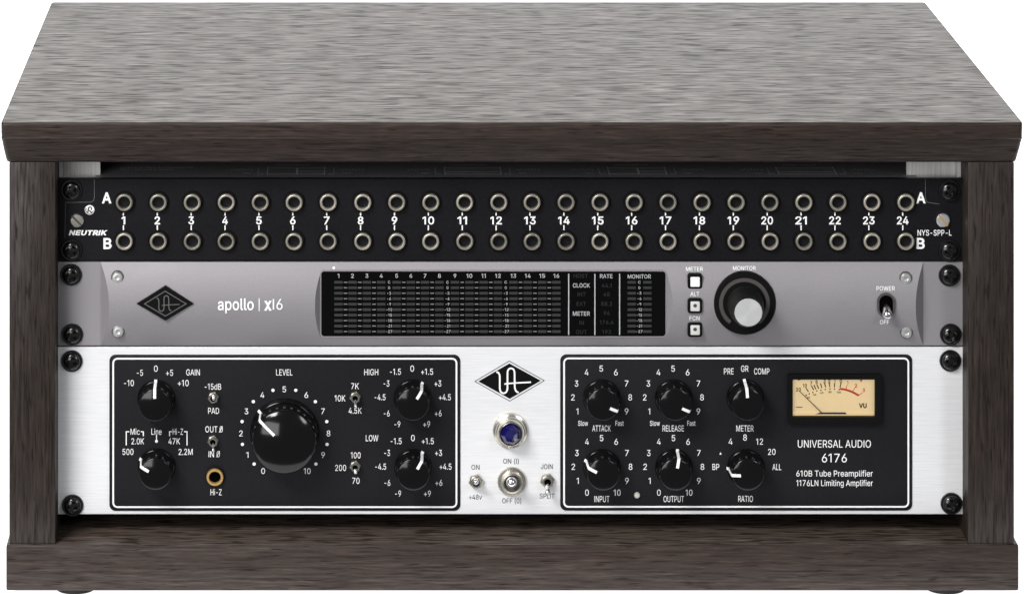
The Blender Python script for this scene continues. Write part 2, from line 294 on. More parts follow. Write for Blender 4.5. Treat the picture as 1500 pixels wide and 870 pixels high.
class Ink:
    """flat printing: everything added in picture pixels, laid on a surface by surf(px, py, lift)"""
    def __init__(self, surf=None, lift=0.00008):
        self.v, self.f, self.k, self.lift = [], [], 0, lift
        self.surf = surf or (lambda px, py, l: (X(px), Y0 - l, Z(py)))
    def add(self, pts, faces):
        l = self.lift + (self.k % 6) * 0.000008; self.k += 1
        n = len(self.v)
        self.v += [self.surf(a, b, l) for a, b in pts]
        self.f += [tuple(i + n for i in t) for t in faces]
    def text(self, s, px, py, h, w=None, bold=0, shear=0.0, anchor='c', track=0):
        adv, items = 0, []
        for ch in s:
            if ch == ' ': adv += 190; continue
            a, g = glyph(ch, bold); items.append((adv, g)); adv += a + track
        xs = [o + p[0] for o, g in items for part_, t in g for p in part_]
        xa, xb = min(xs), max(xs)
        ky = h / 509.0
        kx = ky if w is None else w / max(xb - xa, 1)
        x0 = px - (xb - xa)*kx/2 if anchor == 'c' else px
        for o, g in items:
            for pts, tri in g:
                self.add([(x0 + (o + a - xa)*kx + shear*b*ky, py + h/2 - b*ky) for a, b in pts], tri)
        return self
    def line(self, pts, w, closed=False):
        n = len(pts); L, R = [], []
        for i in range(n):
            a = pts[i-1] if (i > 0 or closed) else pts[i]
            c = pts[(i+1) % n] if (i < n-1 or closed) else pts[i]
            b = pts[i]
            def nrm(p, q):
                l = math.hypot(q[0]-p[0], q[1]-p[1])
                return None if l < 1e-9 else (-(q[1]-p[1])/l, (q[0]-p[0])/l)
            n1, n2 = nrm(a, b), nrm(b, c)
            n1, n2 = n1 or n2, n2 or n1
            mx, my = n1[0]+n2[0], n1[1]+n2[1]
            k = w / max(mx*mx + my*my, 0.3)
            L.append((b[0] + mx*k, b[1] + my*k)); R.append((b[0] - mx*k, b[1] - my*k))
        m = n if closed else n - 1
        self.add(L + R, [(i, (i+1) % n, n + (i+1) % n, n + i) for i in range(m)])
        return self
    def disc(self, px, py, r, n=20):
        self.add([(px + r*math.cos(2*math.pi*i/n), py + r*math.sin(2*math.pi*i/n)) for i in range(n)], [tuple(range(n))])
        return self
    def poly(self, pts):
        self.add(pts, [tuple(range(len(pts)))]); return self
    def rect(self, x0, y0, x1, y1): return self.poly([(x0, y0), (x1, y0), (x1, y1), (x0, y1)])
    def arc(self, px, py, r, a0, a1, w, n=48):
        return self.line([(px + r*math.sin(math.radians(a0 + (a1-a0)*i/n)), py - r*math.cos(math.radians(a0 + (a1-a0)*i/n))) for i in range(n+1)], w)
    def build(self, name, mat, parent):
        me = bpy.data.meshes.new(name)
        c = [sum(v[k] for v in self.v)/len(self.v) for k in range(3)]
        me.from_pydata([(v[0]-c[0], v[1]-c[1], v[2]-c[2]) for v in self.v], [], self.f)
        b = bmesh.new(); b.from_mesh(me)
        for f in b.faces:
            f.normal_update()
            if f.normal.y > 0: f.normal_flip()
        b.to_mesh(me); b.free()
        return link(name, me, mat, parent, c)

# ---------------------------------------------------------------- materials
def new_mat(name):
    m = bpy.data.materials.new(name); m.use_nodes = True
    nt = m.node_tree
    return m, nt, nt.nodes['Principled BSDF'], nt.nodes, nt.links
def col3(c): return (c[0], c[1], c[2], 1)
def coords(nodes, links, scale):
    tc = nodes.new('ShaderNodeTexCoord'); mp = nodes.new('ShaderNodeMapping')
    mp.inputs['Scale'].default_value = scale
    links.new(tc.outputs['Object'], mp.inputs['Vector'])
    return mp.outputs['Vector']
def noise(nodes, links, vec, scale=1, detail=3, rough=0.5):
    n = nodes.new('ShaderNodeTexNoise')
    n.inputs['Scale'].default_value = scale; n.inputs['Detail'].default_value = detail; n.inputs['Roughness'].default_value = rough
    links.new(vec, n.inputs['Vector'])
    return n.outputs['Fac']
def ramp(nodes, links, fac, stops):
    r = nodes.new('ShaderNodeValToRGB')
    e = r.color_ramp.elements
    while len(e) < len(stops): e.new(0.5)
    for k, (p, c) in enumerate(stops): e[k].position = p; e[k].color = col3(c) if not isinstance(c, (int, float)) else (c, c, c, 1)
    links.new(fac, r.inputs['Fac'])
    return r.outputs['Color']
def bump(nodes, links, h, bsdf, strength, dist):
    b = nodes.new('ShaderNodeBump'); b.inputs['Strength'].default_value = strength; b.inputs['Distance'].default_value = dist
    links.new(h, b.inputs['Height']); links.new(b.outputs['Normal'], bsdf.inputs['Normal'])

def simple(name, color, rough=0.5, metal=0.0, spec=0.5, speck=0.0, scale=900, coat=0.0, emit=0.0):
    """plain material with a fine speckle of tone and gloss"""
    m, nt, b, nodes, links = new_mat(name)
    v = coords(nodes, links, (1, 1, 1))
    n = noise(nodes, links, v, scale, 3, 0.6)
    d = speck
    links.new(ramp(nodes, links, n, [(0.25, [c*(1-d) for c in color]), (0.75, [min(c*(1+d), 1) for c in color])]), b.inputs['Base Color'])
    n2 = noise(nodes, links, v, 35, 4, 0.6)
    links.new(ramp(nodes, links, n2, [(0.3, max(rough*0.85, 0.02)), (0.7, min(rough*1.15, 1))]), b.inputs['Roughness'])
    b.inputs['Metallic'].default_value = metal
    b.inputs['Specular IOR Level'].default_value = spec
    b.inputs['Coat Weight'].default_value = coat
    if emit:
        b.inputs['Emission Color'].default_value = col3(color); b.inputs['Emission Strength'].default_value = emit
    return m

def wood(name, along, ka, kc, cross, dark, pale, dash, sheen, soft=0.0, crisp=0.10, vivid=1.0):
    """dark brown wood grain laminate; ka, kc = cycles per metre along and across the grain,
    dash = share of short dark pores, sheen = gloss of the surface between the pores"""
    m, nt, b, nodes, links = new_mat(name)
    def vec(a, c, seed):
        tc = nodes.new('ShaderNodeTexCoord'); mp = nodes.new('ShaderNodeMapping')
        mp.inputs['Scale'].default_value = {'X': (a, c*cross, c), 'Z': (c, c, a)}[along]
        mp.inputs['Location'].default_value = (seed*3.71, seed*1.33, seed*2.17)
        links.new(tc.outputs['Object'], mp.inputs['Vector']); return mp.outputs['Vector']
    broad = noise(nodes, links, vec(2.2, 45, 1), 1, 4, 0.6)
    fine = noise(nodes, links, vec(ka, kc, 2), 1, 3, 0.6)
    pore = noise(nodes, links, vec(ka*1.2, kc*0.9, 3), 1, 1, 0.5)
    lines = noise(nodes, links, vec(ka*0.22, kc*0.8, 4), 1, 3, 0.6)
    both = nodes.new('ShaderNodeMath'); both.operation = 'MULTIPLY_ADD'
    links.new(lines, both.inputs[0]); both.inputs[1].default_value = 0.5
    half = nodes.new('ShaderNodeMath'); half.operation = 'MULTIPLY'; half.inputs[1].default_value = 0.5
    links.new(fine, half.inputs[0]); links.new(half.outputs[0], both.inputs[2])
    c1 = ramp(nodes, links, broad, [(0.32, dark), (0.68, pale)])
    c2 = ramp(nodes, links, fine, [(0.28, 1 - 0.7*vivid), (0.47, 1 - 0.15*vivid), (0.56, 1 + 0.15*vivid), (0.72, 1 + 1.6*vivid)])
    pm = ramp(nodes, links, pore, [(dash, soft), (dash + crisp, 1.0)])
    mul = nodes.new('ShaderNodeMixRGB'); mul.blend_type = 'MULTIPLY'; mul.inputs[0].default_value = 1
    links.new(c1, mul.inputs[1]); links.new(c2, mul.inputs[2])
    mix = nodes.new('ShaderNodeMixRGB'); mix.inputs[1].default_value = (0.013, 0.0085, 0.0065, 1)
    links.new(pm, mix.inputs[0]); links.new(mul.outputs[0], mix.inputs[2])
    links.new(mix.outputs[0], b.inputs['Base Color'])
    links.new(ramp(nodes, links, fine, [(0.3, 0.55), (0.7, 0.36)]), b.inputs['Roughness'])
    sp = nodes.new('ShaderNodeMath'); sp.operation = 'MULTIPLY'
    links.new(pm, sp.inputs[0]); links.new(ramp(nodes, links, both.outputs[0], [(0.36, sheen*(0.25 + soft*0.4)), (0.48, sheen*0.95), (0.66, sheen*1.15)]), sp.inputs[1])
    links.new(sp.outputs[0], b.inputs['Specular IOR Level'])
    bump(nodes, links, pm, b, 0.08, 0.0001)
    return m

def brushed(name, color, dark, scale, metal, rough, stops=(0.3, 0.7)):
    m, nt, b, nodes, links = new_mat(name)
    n = noise(nodes, links, coords(nodes, links, scale), 1, 4, 0.65)
    g = noise(nodes, links, coords(nodes, links, (14, 14, 14)), 1, 3, 0.5)
    mixn = nodes.new('ShaderNodeMath'); mixn.operation = 'MULTIPLY_ADD'
    links.new(g, mixn.inputs[0]); mixn.inputs[1].default_value = 0.3
    links.new(n, mixn.inputs[2])
    links.new(ramp(nodes, links, mixn.outputs[0], [(stops[0]+0.15, dark), (stops[1]+0.15, color)]), b.inputs['Base Color'])
    links.new(ramp(nodes, links, n, [(0.3, rough*1.2), (0.7, rough*0.85)]), b.inputs['Roughness'])
    b.inputs['Metallic'].default_value = metal
    return m
M = {}
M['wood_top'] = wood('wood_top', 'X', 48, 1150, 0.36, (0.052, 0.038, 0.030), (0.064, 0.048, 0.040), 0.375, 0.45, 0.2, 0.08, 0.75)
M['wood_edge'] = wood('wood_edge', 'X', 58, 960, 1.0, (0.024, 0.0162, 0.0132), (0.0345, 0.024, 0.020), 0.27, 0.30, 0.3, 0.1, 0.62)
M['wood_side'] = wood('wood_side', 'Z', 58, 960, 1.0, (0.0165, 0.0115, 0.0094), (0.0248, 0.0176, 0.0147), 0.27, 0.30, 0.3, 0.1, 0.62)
M['rail'] = brushed('brushed_rail', (0.92, 0.91, 0.88), (0.66, 0.65, 0.63), (1300, 40, 25), 0.0, 0.4)
M['silver'] = brushed('silver_panel', (0.78, 0.785, 0.80), (0.66, 0.665, 0.68), (45, 900, 1300), 0.15, 0.42)
M['grey'] = simple('grey_panel', (0.243, 0.231, 0.245), 0.5, 0.2, speck=0.10, scale=2200)
M['patch_black'] = simple('patch_bay_black', (0.006, 0.006, 0.0075), 0.40, speck=0.4, scale=700, spec=0.16)
M['lid_lightened'] = simple('lid_lightened', (0.30, 0.30, 0.305), 0.45, speck=0.3, scale=900)  # black lid lightened in its colour to offset the shade under the top
M['panel_black'] = simple('panel_black', (0.0095, 0.009, 0.011), 0.5, speck=0.25, scale=1200, spec=0.15)
M['knob'] = simple('knob_black', (0.0025, 0.0025, 0.0028), 0.12, spec=0.34)
M['screw'] = simple('screw_black', (0.004, 0.004, 0.004), 0.2, 0.0, 0.6)
M['hole'] = simple('hole_black', (0.0015, 0.0015, 0.0015), 0.9, spec=0.0)
M['plastic'] = simple('plastic_black', (0.005, 0.0045, 0.0045), 0.4, spec=0.1)
M['nickel'] = simple('nickel', (0.62, 0.59, 0.52), 0.26, 1.0, speck=0.06)
M['jack_metal'] = simple('jack_metal', (0.50, 0.465, 0.39), 0.38, 0.75, speck=0.1)
def vary(m, lo, hi):
    """each copy of a part gets its own tone"""
    nt = m.node_tree; bs = nt.nodes['Principled BSDF']
    src = bs.inputs['Base Color'].links[0].from_socket
    oi = nt.nodes.new('ShaderNodeObjectInfo')
    r = ramp(nt.nodes, nt.links, oi.outputs['Random'], [(0.0, lo), (1.0, hi)])
    mx = nt.nodes.new('ShaderNodeMixRGB'); mx.blend_type = 'MULTIPLY'; mx.inputs[0].default_value = 1
    nt.links.new(src, mx.inputs[1]); nt.links.new(r, mx.inputs[2]); nt.links.new(mx.outputs[0], bs.inputs['Base Color'])
vary(M['jack_metal'], 0.5, 0.95)
M['chrome'] = simple('chrome', (0.78, 0.78, 0.79), 0.16, 1.0)
M['nickel_soft'] = simple('nickel_soft', (0.8, 0.8, 0.79), 0.3, 0.85)
M['brass'] = simple('brass', (0.78, 0.50, 0.19), 0.32, 0.7, speck=0.06)
M['white_ink'] = simple('white_ink', (0.82, 0.82, 0.82), 0.6)
M['soft_ink'] = simple('soft_white_ink', (0.38, 0.38, 0.40), 0.6)
M['dark_ink'] = simple('dark_ink', (0.05, 0.05, 0.055), 0.6)
M['grey_ink'] = simple('grey_ink', (0.10, 0.10, 0.10), 0.6)
M['lid_ink'] = simple('lid_ink', (0.88, 0.88, 0.88), 0.6)
M['dim_ink'] = simple('dim_ink', (0.0036, 0.0036, 0.0038), 0.6)
M['segment'] = simple('meter_segment', (0.019, 0.019, 0.019), 0.5, speck=0.4, scale=1500)
M['glass_black'] = simple('display_black', (0.0012, 0.0012, 0.0012), 0.12, spec=0.2)
M['band'] = simple('dark_grey_band', (0.055, 0.05, 0.048), 0.5)
M['lamp_white'] = simple('button_white', (0.85, 0.85, 0.83), 0.35, emit=0.08)
M['button_grey'] = simple('button_grey', (0.58, 0.58, 0.56), 0.35)
M['dial'] = simple('dial_cream', (0.78, 0.60, 0.335), 0.6, speck=0.03, scale=300, emit=0.44)
M['red_ink'] = simple('red_ink', (0.72, 0.05, 0.03), 0.6)
M['jewel'] = simple('jewel_blue', (0.006, 0.004, 0.075), 0.05, spec=0.9)
M['rubber'] = simple('rubber', (0.012, 0.012, 0.012), 0.7)

def make_spun():
    m, nt, b, nodes, links = new_mat('spun_aluminium')
    tc = nodes.new('ShaderNodeTexCoord')
    sx = nodes.new('ShaderNodeSeparateXYZ'); links.new(tc.outputs['Object'], sx.inputs[0])
    r = nodes.new('ShaderNodeVectorMath'); r.operation = 'LENGTH'; links.new(tc.outputs['Object'], r.inputs[0])
    n = nodes.new('ShaderNodeTexNoise'); n.noise_dimensions = '1D'; n.inputs['Scale'].default_value = 6000
    links.new(r.outputs['Value'], n.inputs['W'])
    links.new(ramp(nodes, links, n.outputs['Fac'], [(0.3, 0.78), (0.7, 0.92)]), b.inputs['Base Color'])
    b.inputs['Metallic'].default_value = 0.6; b.inputs['Roughness'].default_value = 0.2
    b.inputs['Anisotropic'].default_value = 0.85
    t = nodes.new('ShaderNodeTangent'); t.direction_type = 'RADIAL'; t.axis = 'Y'
    links.new(t.outputs[0], b.inputs['Tangent'])
    return m
M['spun'] = make_spun()
def make_pane():
    m, nt, b, nodes, links = new_mat('clear_pane')
    nodes.remove(b)
    g = nodes.new('ShaderNodeBsdfGlossy'); g.inputs['Roughness'].default_value = 0.04
    t = nodes.new('ShaderNodeBsdfTransparent'); fr = nodes.new('ShaderNodeFresnel'); fr.inputs[0].default_value = 1.4
    mx = nodes.new('ShaderNodeMixShader')
    links.new(fr.outputs[0], mx.inputs[0]); links.new(t.outputs[0], mx.inputs[1]); links.new(g.outputs[0], mx.inputs[2])
    links.new(mx.outputs[0], nodes['Material Output'].inputs[0])
    return m
M['pane'] = make_pane()
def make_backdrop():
    m, nt, b, nodes, links = new_mat('glowing_white_sweep')
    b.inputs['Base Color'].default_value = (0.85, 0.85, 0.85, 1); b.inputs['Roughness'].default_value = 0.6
    b.inputs['Emission Color'].default_value = (1, 1, 1, 1); b.inputs['Emission Strength'].default_value = 1.0  # added glow, keeps the shaded floor under the cabinet white
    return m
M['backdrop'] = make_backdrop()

# ---------------------------------------------------------------- the surface and backdrop: one white sweep with an added glow
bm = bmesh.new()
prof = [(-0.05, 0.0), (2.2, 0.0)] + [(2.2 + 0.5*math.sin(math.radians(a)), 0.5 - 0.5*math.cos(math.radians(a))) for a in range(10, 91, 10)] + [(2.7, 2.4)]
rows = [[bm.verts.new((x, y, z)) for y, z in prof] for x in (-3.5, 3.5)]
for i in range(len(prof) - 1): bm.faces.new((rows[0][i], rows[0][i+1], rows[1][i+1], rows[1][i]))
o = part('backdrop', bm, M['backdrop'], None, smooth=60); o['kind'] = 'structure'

# ---------------------------------------------------------------- rack cabinet
cab = thing('rack_cabinet', 'dark brown wood grain desktop rack cabinet with overhanging top, holding the three units', 'rack cabinet', (0, 0.17, 0))
YT = -0.007
zt = lambda py: Z(py, YT)
YBACK = D * 0  # set below
z_top = zt(179.5)
depth_end = (CZ - z_top) * F / (3.0 - VY) - D
xl, xr = X(1.2, YT), X(1498.5, YT)
bm = bmesh.new()
levels = [(179.3, 0.0011), (180.2, 0.0005), (182.0, 0.0001), (184, 0.0), (202.2, 0.0004), (203.4, 0.0001), (204.4, 0.0007),
          (219, 0.0038), (234, 0.0074), (236.6, 0.0084), (237.5, 0.0094)]
levels = [(Z(py, YT + i), i) for py, i in levels]          # picture height of each bend on the front edge, and its set-back
loops = []
for z, i in levels:
    r, e = 0.0022, i*0.27
    pts = []
    for cx, cy, a0 in ((xr-e-r, YT+i+r, -90), (xr-e-r, depth_end-i-r, 0), (xl+e+r, depth_end-i-r, 90), (xl+e+r, YT+i+r, 180)):
        for k in range(5):
            a = math.radians(a0 + 22.5*k); pts.append((cx + r*math.cos(a), cy + r*math.sin(a), z))
    loops.append([bm.verts.new(p) for p in pts])
bm.faces.new(loops[0]); bm.faces.new(loops[-1])
for a, b in zip(loops, loops[1:]):
    for i in range(len(a)):
        j = (i+1) % len(a); bm.faces.new((a[i], a[j], b[j], b[i]))
top = mesh_of('top_panel', bm, 9, (0, 0.17, 0.24))
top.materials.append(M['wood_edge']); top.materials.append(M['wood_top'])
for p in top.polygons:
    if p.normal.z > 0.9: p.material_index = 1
link('top_panel', top, None, cab, (0, 0.17, 0.24))

zb1, zb0 = Z(797.6, 0), Z(865, 0)
bm = bmesh.new()
box(bm, X(8.8, 0), X(1492.4, 0), 0.0, depth_end - 0.003, zb0, zb1, 0.0011, 3)
base = mesh_of('base_panel', bm, 25, (0, 0.17, 0.01))
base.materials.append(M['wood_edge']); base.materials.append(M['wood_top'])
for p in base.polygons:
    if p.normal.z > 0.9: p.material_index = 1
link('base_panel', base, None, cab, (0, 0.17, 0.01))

YP = 0.0012
z_under = levels[-1][0]
for x0, x1 in ((X(13.4, YP), X(81.3, YP)), (X(1418, YP), X(1485.6, YP))):
    bm = bmesh.new()
    box(bm, x0, x1, YP, depth_end - 0.006, zb1 - 0.0002, z_under + 0.0002, 0.0006, 2)
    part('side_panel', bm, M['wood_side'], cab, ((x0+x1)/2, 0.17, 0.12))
bm = bmesh.new()
box(bm, X(81.3, YP) + 0.0002, X(1418, YP) - 0.0002, depth_end - 0.02, depth_end - 0.008, zb1, z_under)
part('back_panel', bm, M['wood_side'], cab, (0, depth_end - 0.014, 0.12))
for s, pin, pw in ((1, 81.3, 60), (-1, 1418, 78)):
    bm = bmesh.new()
    xi = X(pin, YP)
    a, b = sorted((xi + s*0.0002, xi + s*0.0022))
    box(bm, a, b, 0.0245, 0.032, zb1 + 0.014, z_under - 0.001)
    a, b = sorted((xi + s*0.0023, xi + s*pw*U))
    box(bm, a, b, 0.030, 0.032, zb1 + 0.014, z_under - 0.001)
    part('rack_rail', bm, M['rail'], cab, (xi, 0.05, 0.12))
bm = bmesh.new()
lathe(bm, [(0.0102, 0), (0.0104, 0.0012), (0.0098, 0.0045)], 32, (0, 0, 0), True, True)
bmesh.ops.rotate(bm, verts=bm.verts, matrix=Matrix.Rotation(math.radians(-90), 3, 'X'))
fm = mesh_of('foot', bm, 40)
for x, y in ((X(111, 0.018), 0.0180), (X(1384.5, 0.018), 0.0180), (X(111, 0.018), 0.32), (X(1384.5, 0.018), 0.32)):
    link('foot', fm, M['rubber'], cab, (x, y, 0.0001))

# ---------------------------------------------------------------- hardware used on several units
def cross_head(R, dome, lip, cw, cl, deep, seg=56, rings=16):
    """pan head with a sunken cross"""
    bm = bmesh.new()
    prof = [(R, 0.0), (R, lip)]
    grid = [[bm.verts.new((R*math.sin(2*math.pi*i/seg), -h, R*math.cos(2*math.pi*i/seg))) for i in range(seg)] for _, h in prof]
    for k in range(1, rings):
        t = k / rings
        r = R * math.cos(t * math.pi / 2) ** 0.9 if k < rings else 0
        r = R * (1 - t)
        row = []
        for i in range(seg):
            a = 2*math.pi*i/seg
            x, z = r*math.sin(a), r*math.cos(a)
            h = lip + dome * math.sqrt(max(0, 1 - (r/R)**2.4))
            ax, az = abs(x), abs(z)
            if (ax < cw and az < cl) or (az < cw and ax < cl):
                h -= deep * min(1.0, (cl - max(ax, az)) / (cl*0.5))
            row.append(bm.verts.new((x, -h, z)))
        grid.append(row)
    c = bm.verts.new((0, -(lip + dome - deep), 0))
    for a, b in zip(grid, grid[1:]):
        for i in range(seg):
            j = (i+1) % seg; bm.faces.new((a[i], a[j], b[j], b[i]))
    for i in range(seg): bm.faces.new((grid[-1][i], grid[-1][(i+1) % seg], c))
    return mesh_of('rack_screw', bm, 35)
SCREW = cross_head(12.9*U, 0.0022, 0.0010, 0.00075, 0.0030, 0.0016)
bm = bmesh.new()
lathe(bm, [(15.9*U, 0.0), (15.9*U, 0.0007), (15.2*U, 0.0011), (13.2*U, 0.0011), (12.2*U, 0.0006)], 48, (0, 0, 0), False, False)
WASHER = mesh_of('washer', bm, 35)
def rack_screw(px, py, parent, y=Y0, rot=None):
    py -= 1.5
    loc = (X(px, y), y - 0.0007, Z(py, y))
    s = link('rack_screw', SCREW, M['screw'], parent, loc)
    link('washer', WASHER, M['screw'], s, (loc[0], y, loc[2]))
    s.rotation_euler.y = math.radians(random.uniform(0, 90) if rot is None else rot)
    return s

def slot_head(R, ang):
    bm = bmesh.new()
    lathe(bm, [(R, 0), (R, 0.0010), (R*0.86, 0.0015), (0, 0.0016)], 32)
    b2 = bmesh.new(); box(b2, -R*0.14, R*0.14, -0.00168, -0.0010, -R*0.98, R*0.98)
    return bm, b2

def knob_profile(R, r, p, dome=0.085):
    d_ = 0.10*dome*p
    pr = [(R, 0.0), (R, p*0.03), (R*0.995, p*0.05), (R*0.925, p*0.05 + R*0.075), (R*0.915, p*0.05 + R*0.08), (r*1.02, p*(0.98 - dome) - 0.10*r)]
    pr += [(r*(0.92 + 0.085*math.cos(a)), p*(1 - dome) + d_ - 0.085*r*(1 - math.sin(a))) for a in (0.0, 0.35, 0.7, 1.0, 1.2)]
    d = dome*p; S = (r*r + d*d)/(2*d)
    for t in (0.90, 0.86, 0.8, 0.7, 0.6, 0.5, 0.38, 0.25, 0.12, 0):
        q = r*t
        sph = p - S + math.sqrt(S*S - q*q)
        pr.append((q, min(sph, p) - (0.0 if t > 0 else 0)))
    return pr
def make_knob(R, r, p, dome=0.085):
    bm = bmesh.new(); lathe(bm, knob_profile(R, r, p, dome), 72)
    return mesh_of('knob', bm, 40)
def pointer_mesh(R, r, p, w, stop, dome=0.085):
    prof = [q for q in knob_profile(R, r, p, dome) if q[0] >= r*stop][1:]
    d = dome*p; S = (r*r + d*d)/(2*d); prof.append((r*stop, p - S + math.sqrt(S*S - (r*stop)**2)))
    bm = bmesh.new(); rows = []
    for k, (rr, h) in enumerate(prof):
        a = prof[max(k-1, 0)]; c = prof[min(k+1, len(prof)-1)]
        tx, ty = c[0]-a[0], c[1]-a[1]; l = math.hypot(tx, ty) or 1
        nx, ny = ty/l, -tx/l
        if ny < 0 and nx < 0: nx, ny = -nx, -ny
        o_, i_ = 0.00022, -0.0003
        rows.append([bm.verts.new((s*w/2, -(h + ny*d), rr + nx*d)) for s, d in ((-1, i_), (-1, o_), (1, o_), (1, i_))])
    for a, b in zip(rows, rows[1:]):
        for i in range(4): bm.faces.new((a[i], a[(i+1) % 4], b[(i+1) % 4], b[i]))
    bm.faces.new(rows[0]); bm.faces.new(rows[-1])
    return mesh_of('pointer', bm, 30)

# ---------------------------------------------------------------- patch bay
bay = thing('patch_bay', 'black patch bay with two rows of 24 round jacks, topmost of the three rack units', 'patch bay', (X(750), Y0, Z(381)))
bm = bmesh.new()
box(bm, X(85), X(1411), Y0, Y0 + 0.003, Z(381.6), Z(261.8), 0.0003, 1)
fp = part('front_panel', bm, M['patch_black'], bay, (X(750), Y0, Z(322)))
bm = bmesh.new()
xa, xb, ya, yb_ = X(139), X(1346), Y0 + 0.0032, Y0 + 0.24
za, zb_ = Z(380), Z(262.6)
box(bm, xa, xb, ya, yb_, za, zb_, 0.0003, 1)
ch = part('chassis', bm, M['lid_lightened'], bay, (X(750), Y0 + 0.1, Z(322)))
for a, b in ((X(86.5), X(86.5) + 0.0012), (X(1409.5) - 0.0012, X(1409.5))):
    bm = bmesh.new(); box(bm, a, b, Y0 + 0.0032, Y0 + 0.0095, za, Z(262.6))
    part('end_flange', bm, M['patch_black'], bay, ((a+b)/2, Y0 + 0.02, Z(322)))
# wiring diagrams printed on the lid of the chassis: px as seen on the front edge, v = metres behind the edge
lidsurf = lambda px, v, l: (X(px), Y0 + 0.003 + v/1000.0, zb_ + l)
def lid_diagram(cx, half, notch):
    k = Ink(lidsurf)
    for a, b in ((cx-half, cx+half),):
        k.rect(a, 8.2, b, 9.3); k.rect(a, 23, b, 24); k.rect(a, 7, a+1.6, 27); k.rect(b-1.6, 7, b, 27)
    if notch: k.rect(cx, 9.3, cx+3, 23); k.rect(cx, 15, cx+half, 16)
    else: k.rect(cx-half, 14, cx+half, 15)
    for s in (-1, 1):
        e = cx + s*half
        k.rect(min(e+s*4, e+s*13), 8, max(e+s*4, e+s*13), 9); k.rect(e+s*13-0.5, 8, e+s*13+0.5, 25)
        for q in range(7): k.rect(e+s*(24+q*5), 18+(q % 2)*1.5, e+s*(24+q*5)+3.2, 19.6+(q % 2)*1.5)
        for q in range(3): k.rect(e+s*(26+q*4), 10, e+s*(26+q*4)+2.8, 11.5)
    for q in range(12): k.rect(cx-30+q*4.2, 30+(q % 3)*0.5, cx-30+q*4.2+2.6, 31.6+(q % 3)*0.5)
    k.build('printed_diagram', M['lid_ink'], ch)
for cx, hw, nt_ in ((433, 43, True), (694, 42, False), (937, 43, True), (1187, 43, False)): lid_diagram(cx, hw, nt_)
k = Ink(lidsurf)
for row, v in enumerate((19, 24)):
    q = 172
    while q < (250 if row == 0 else 278):
        w = random.uniform(2, 5); k.rect(q, v, q + w, v + 1.6); q += w + random.choice((0.8, 0.8, 2.5))
k.build('printed_label', M['lid_ink'], ch)

RO, RI = 12.6*U, 8.6*U
bm = bmesh.new()
lathe(bm, [(RO, -0.0005), (RO, 0.0024), (RO*0.96, 0.0030), (RO*0.86, 0.0032), (RI*1.06, 0.0030), (RI, 0.0025), (RI, -0.0080)], 40, cap1=False)
JACK = mesh_of('jack', bm, 50)
bm = bmesh.new(); lathe(bm, [(RI*0.999, -0.0079), (RI*0.995, -0.016), (0, -0.016)], 32, cap1=False)
box(bm, RI*0.25, RI*0.42, 0.0082, 0.0110, RI*0.1, RI*0.95)
BORE = mesh_of('bore', bm, 40)
bm = bmesh.new(); lathe(bm, [(15.6*U, 0), (15.6*U, 0.0009), (15.0*U, 0.0012), (RO*0.99, 0.0012)], 40, cap1=False)
NUT = mesh_of('collar', bm, 40)
for row, py in enumerate((296.3, 353.3)):
    for i in range(24):
        px = 182.3 + 49.74*i + (0.9 if 6 < i < 12 else 0)
        loc = (X(px), Y0, Z(py - 0.8))
        j = link('jack', JACK, M['jack_metal'], bay, loc)
        j.rotation_euler = (random.uniform(-0.03, 0.03), random.uniform(0, 6.28), random.uniform(-0.03, 0.03))
        link('bore', BORE, M['hole'], j, loc)
        link('collar', NUT, M['plastic'], j, loc)
for i in range(24):
    px = 180.8 + 49.63*i
    k = Ink()
    n = str(i+1)
    k.text(n, px, 323, 10.8, (5.5 if n == '1' else 8.2) if i < 9 else 17 if n != '11' else 14, bold=19)
    k.rect(px - 0.9, 306.5, px + 0.9, 316); k.rect(px - 0.9, 330, px + 0.9, 339.5)
    k.build('jack_number', M['white_ink'], fp)
for ch_, px, py in (('A', 156.3, 290), ('B', 157.5, 356.8), ('A', 1349, 290), ('B', 1348.6, 356.6)):
    Ink().text(ch_, px, py, 14.8, 14 if ch_ == 'A' else 12, bold=24).build('row_letter', M['white_ink'], fp)
Ink().text('NEUTRIK', 128.3, 341, 6.6, 55, bold=38, shear=0.28).build('printed_label', M['white_ink'], fp)
Ink().text('NYS-SPP-L', 1369, 341, 8.2, 50, bold=8).build('printed_label', M['white_ink'], fp)
k = Ink(); k.disc(131.2, 307.5, 7.0, 28); e = k.build('emblem', M['white_ink'], fp)
k = Ink(lift=0.0002)
k.arc(131.2, 307.5, 5.5, 100, 300, 1.1); k.arc(132, 305.6, 2.2, -40, 150, 1.5, 16); k.line([(128.6, 311.5), (130, 303.5)], 1.6); k.line([(130.5, 308), (134.6, 311.8)], 1.7)
k.build('emblem_mark', M['plastic'], e)
k = Ink(); k.line([(138.2, 263), (138.2, 290), (137, 294), (133, 296.3), (96, 296.6)], 0.7); k.line([(96, 297), (95, 349)], 0.5); k.line([(1355.5, 263), (1355.5, 290), (1357, 295), (1361, 297), (1376, 299)], 0.6)
k.build('ear_seam', M['grey_ink'], fp)
for px, rot, mat in ((112.7, -45, 'nickel'), (1381.3, -40, 'nickel_soft')):
    R = 10.0*U
    bm, b2 = slot_head(R, rot)
    loc = (X(px), Y0, Z(322.5))
    s = link('slotted_screw', mesh_of('slotted_screw', bm, 30), M[mat], bay, loc)
    g = link('slot', mesh_of('slot', b2, 0), M['band'] if mat == 'nickel' else M['brass'], s, loc)
    s.rotation_euler.y = math.radians(-rot + 90 + 180) if False else math.radians(-45 if mat == 'nickel' else -40)
for px, py in ((105, 279.8), (105, 367.3), (1390.4, 280.6), (1390.4, 368)): rack_screw(px, py, bay)

